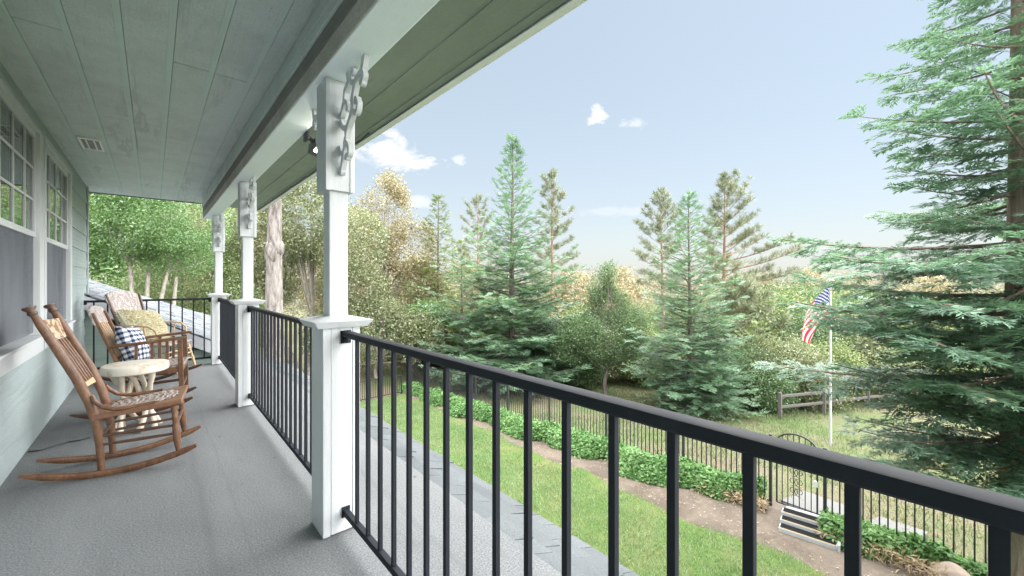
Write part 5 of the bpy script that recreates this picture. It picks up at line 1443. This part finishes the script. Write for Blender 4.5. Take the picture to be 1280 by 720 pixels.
# ================================================================== sky, sun, camera
SUN_EL = R(67)
sd = Vector((SUN_AZ.x*math.cos(SUN_EL), SUN_AZ.y*math.cos(SUN_EL), math.sin(SUN_EL)))
W = bpy.data.worlds.new('World'); SC.world = W; W.use_nodes = True
nt = W.node_tree; nt.nodes.clear()
sky = nt.nodes.new('ShaderNodeTexSky'); sky.sky_type = 'NISHITA'; sky.sun_disc = False
sky.sun_elevation = SUN_EL; sky.sun_rotation = math.atan2(SUN_AZ.x, SUN_AZ.y)
sky.air_density = 1.0; sky.dust_density = 2.0; sky.ozone_density = 1.2; sky.altitude = 600
tc = nt.nodes.new('ShaderNodeTexCoord'); col = sky.outputs[0]
def pdir(px, py):
    u = (px-640)/F; v = (352-py)/F
    return Vector((SN + u*CS, CS - u*SN, v)).normalized()
def cloud(col, px, py, wx, wy, dens, sc=14, tint=(1.0,.97,.94), thr=.40, seed=0):
    c = pdir(px, py); r_ = Vector((0,0,1)).cross(c).normalized()*-1; u_ = r_.cross(c).normalized()*1
    def dot(v):
        n = nt.nodes.new('ShaderNodeVectorMath'); n.operation = 'DOT_PRODUCT'; L(nt, tc.outputs['Generated'], n.inputs[0]); n.inputs[1].default_value = v; return n.outputs['Value']
    a = mth(nt, 'DIVIDE', dot(r_), wx/F); b = mth(nt, 'DIVIDE', dot(u_), wy/F)
    rr = mth(nt, 'SQRT', mth(nt, 'ADD', mth(nt, 'MULTIPLY', a, a), mth(nt, 'MULTIPLY', b, b)))
    mp = nt.nodes.new('ShaderNodeMapping'); mp.inputs['Location'].default_value = (seed, seed*.7, 0); mp.inputs['Scale'].default_value = (1, 1, 1.8); L(nt, tc.outputs['Generated'], mp.inputs['Vector'])
    n = noise(nt, mp.outputs[0], sc, 7, .62, .4)
    m = mth(nt, 'SUBTRACT', mth(nt, 'MULTIPLY_ADD', n, 2.6, -.25), mth(nt, 'MULTIPLY', rr, .80))
    m = mth(nt, 'MULTIPLY', mth(nt, 'SMOOTH_MIN', mth(nt, 'MAXIMUM', mth(nt, 'SUBTRACT', m, thr), 0.0), .4, .1), 1.9*dens, clamp=True)
    front = mth(nt, 'GREATER_THAN', dot(c), .3); m = mth(nt, 'MULTIPLY', m, front)
    return mixc(nt, m, col, tuple(t*CLOUD for t in tint))
CLOUD = 5.2
sx = nt.nodes.new('ShaderNodeSeparateXYZ'); L(nt, tc.outputs['Generated'], sx.inputs[0])
hz = mth(nt, 'POWER', mth(nt, 'SUBTRACT', 1.0, mth(nt, 'ABSOLUTE', sx.outputs['Z'], clamp=True)), 5.0)
col = mixc(nt, mth(nt, 'MULTIPLY_ADD', hz, .26, .62), col, mixc(nt, hz, (2.62,2.98,2.96), (3.15,3.18,3.02)))   # thin high veil of cirrus
col = cloud(col, 486, 192, 56, 30, .85, 13, (1.05,1.0,.97), .42, 1)
col = cloud(col, 749, 144, 15, 11, .8, 26, (1.05,1.0,.97), .40, 2)
col = cloud(col, 793, 155, 18, 8, .45, 26, (1,.98,.97), .45, 3)
col = cloud(col, 575, 199, 13, 8, .5, 26, (1,.98,.97), .42, 4)
col = cloud(col, 760, 265, 62, 6, .28, 18, (.90,.86,.88), .40, 5)
col = cloud(col, 520, 252, 26, 9, .5, 22, (1,.97,.96), .42, 6)
bg = nt.nodes.new('ShaderNodeBackground'); wo = nt.nodes.new('ShaderNodeOutputWorld')
L(nt, col, bg.inputs['Color']); bg.inputs['Strength'].default_value = .05; L(nt, bg.outputs[0], wo.inputs['Surface'])

sl = bpy.data.lights.new('sun', 'SUN'); sl.energy = 5.0; sl.angle = R(140); sl.color = (1, .975, .945)
so = bpy.data.objects.new('sun', sl); COL.objects.link(so); so.rotation_euler = (-sd).to_track_quat('-Z', 'Y').to_euler()

cd = bpy.data.cameras.new('camera'); cam = bpy.data.objects.new('camera', cd); COL.objects.link(cam)
cam.location = (0, 0, EYE); cam.rotation_euler = (R(90), 0, -YAW)
cd.sensor_width = 36; cd.sensor_fit = 'HORIZONTAL'; cd.lens = F/1280*36; cd.shift_y = -8/1280
cd.clip_start = .05; cd.clip_end = 4000
SC.camera = cam
vs_ = SC.view_settings; vs_.view_transform = 'Standard'; vs_.look = 'None'; vs_.gamma = 1; vs_.exposure = EXPO
cy = SC.cycles; cy.use_denoising = True; cy.denoising_prefilter = 'ACCURATE'; cy.max_bounces = 8; cy.diffuse_bounces = 5; cy.glossy_bounces = 3; cy.transmission_bounces = 4; cy.transparent_max_bounces = 8
cy.sample_clamp_indirect = 8; cy.caustics_reflective = False; cy.caustics_refractive = False
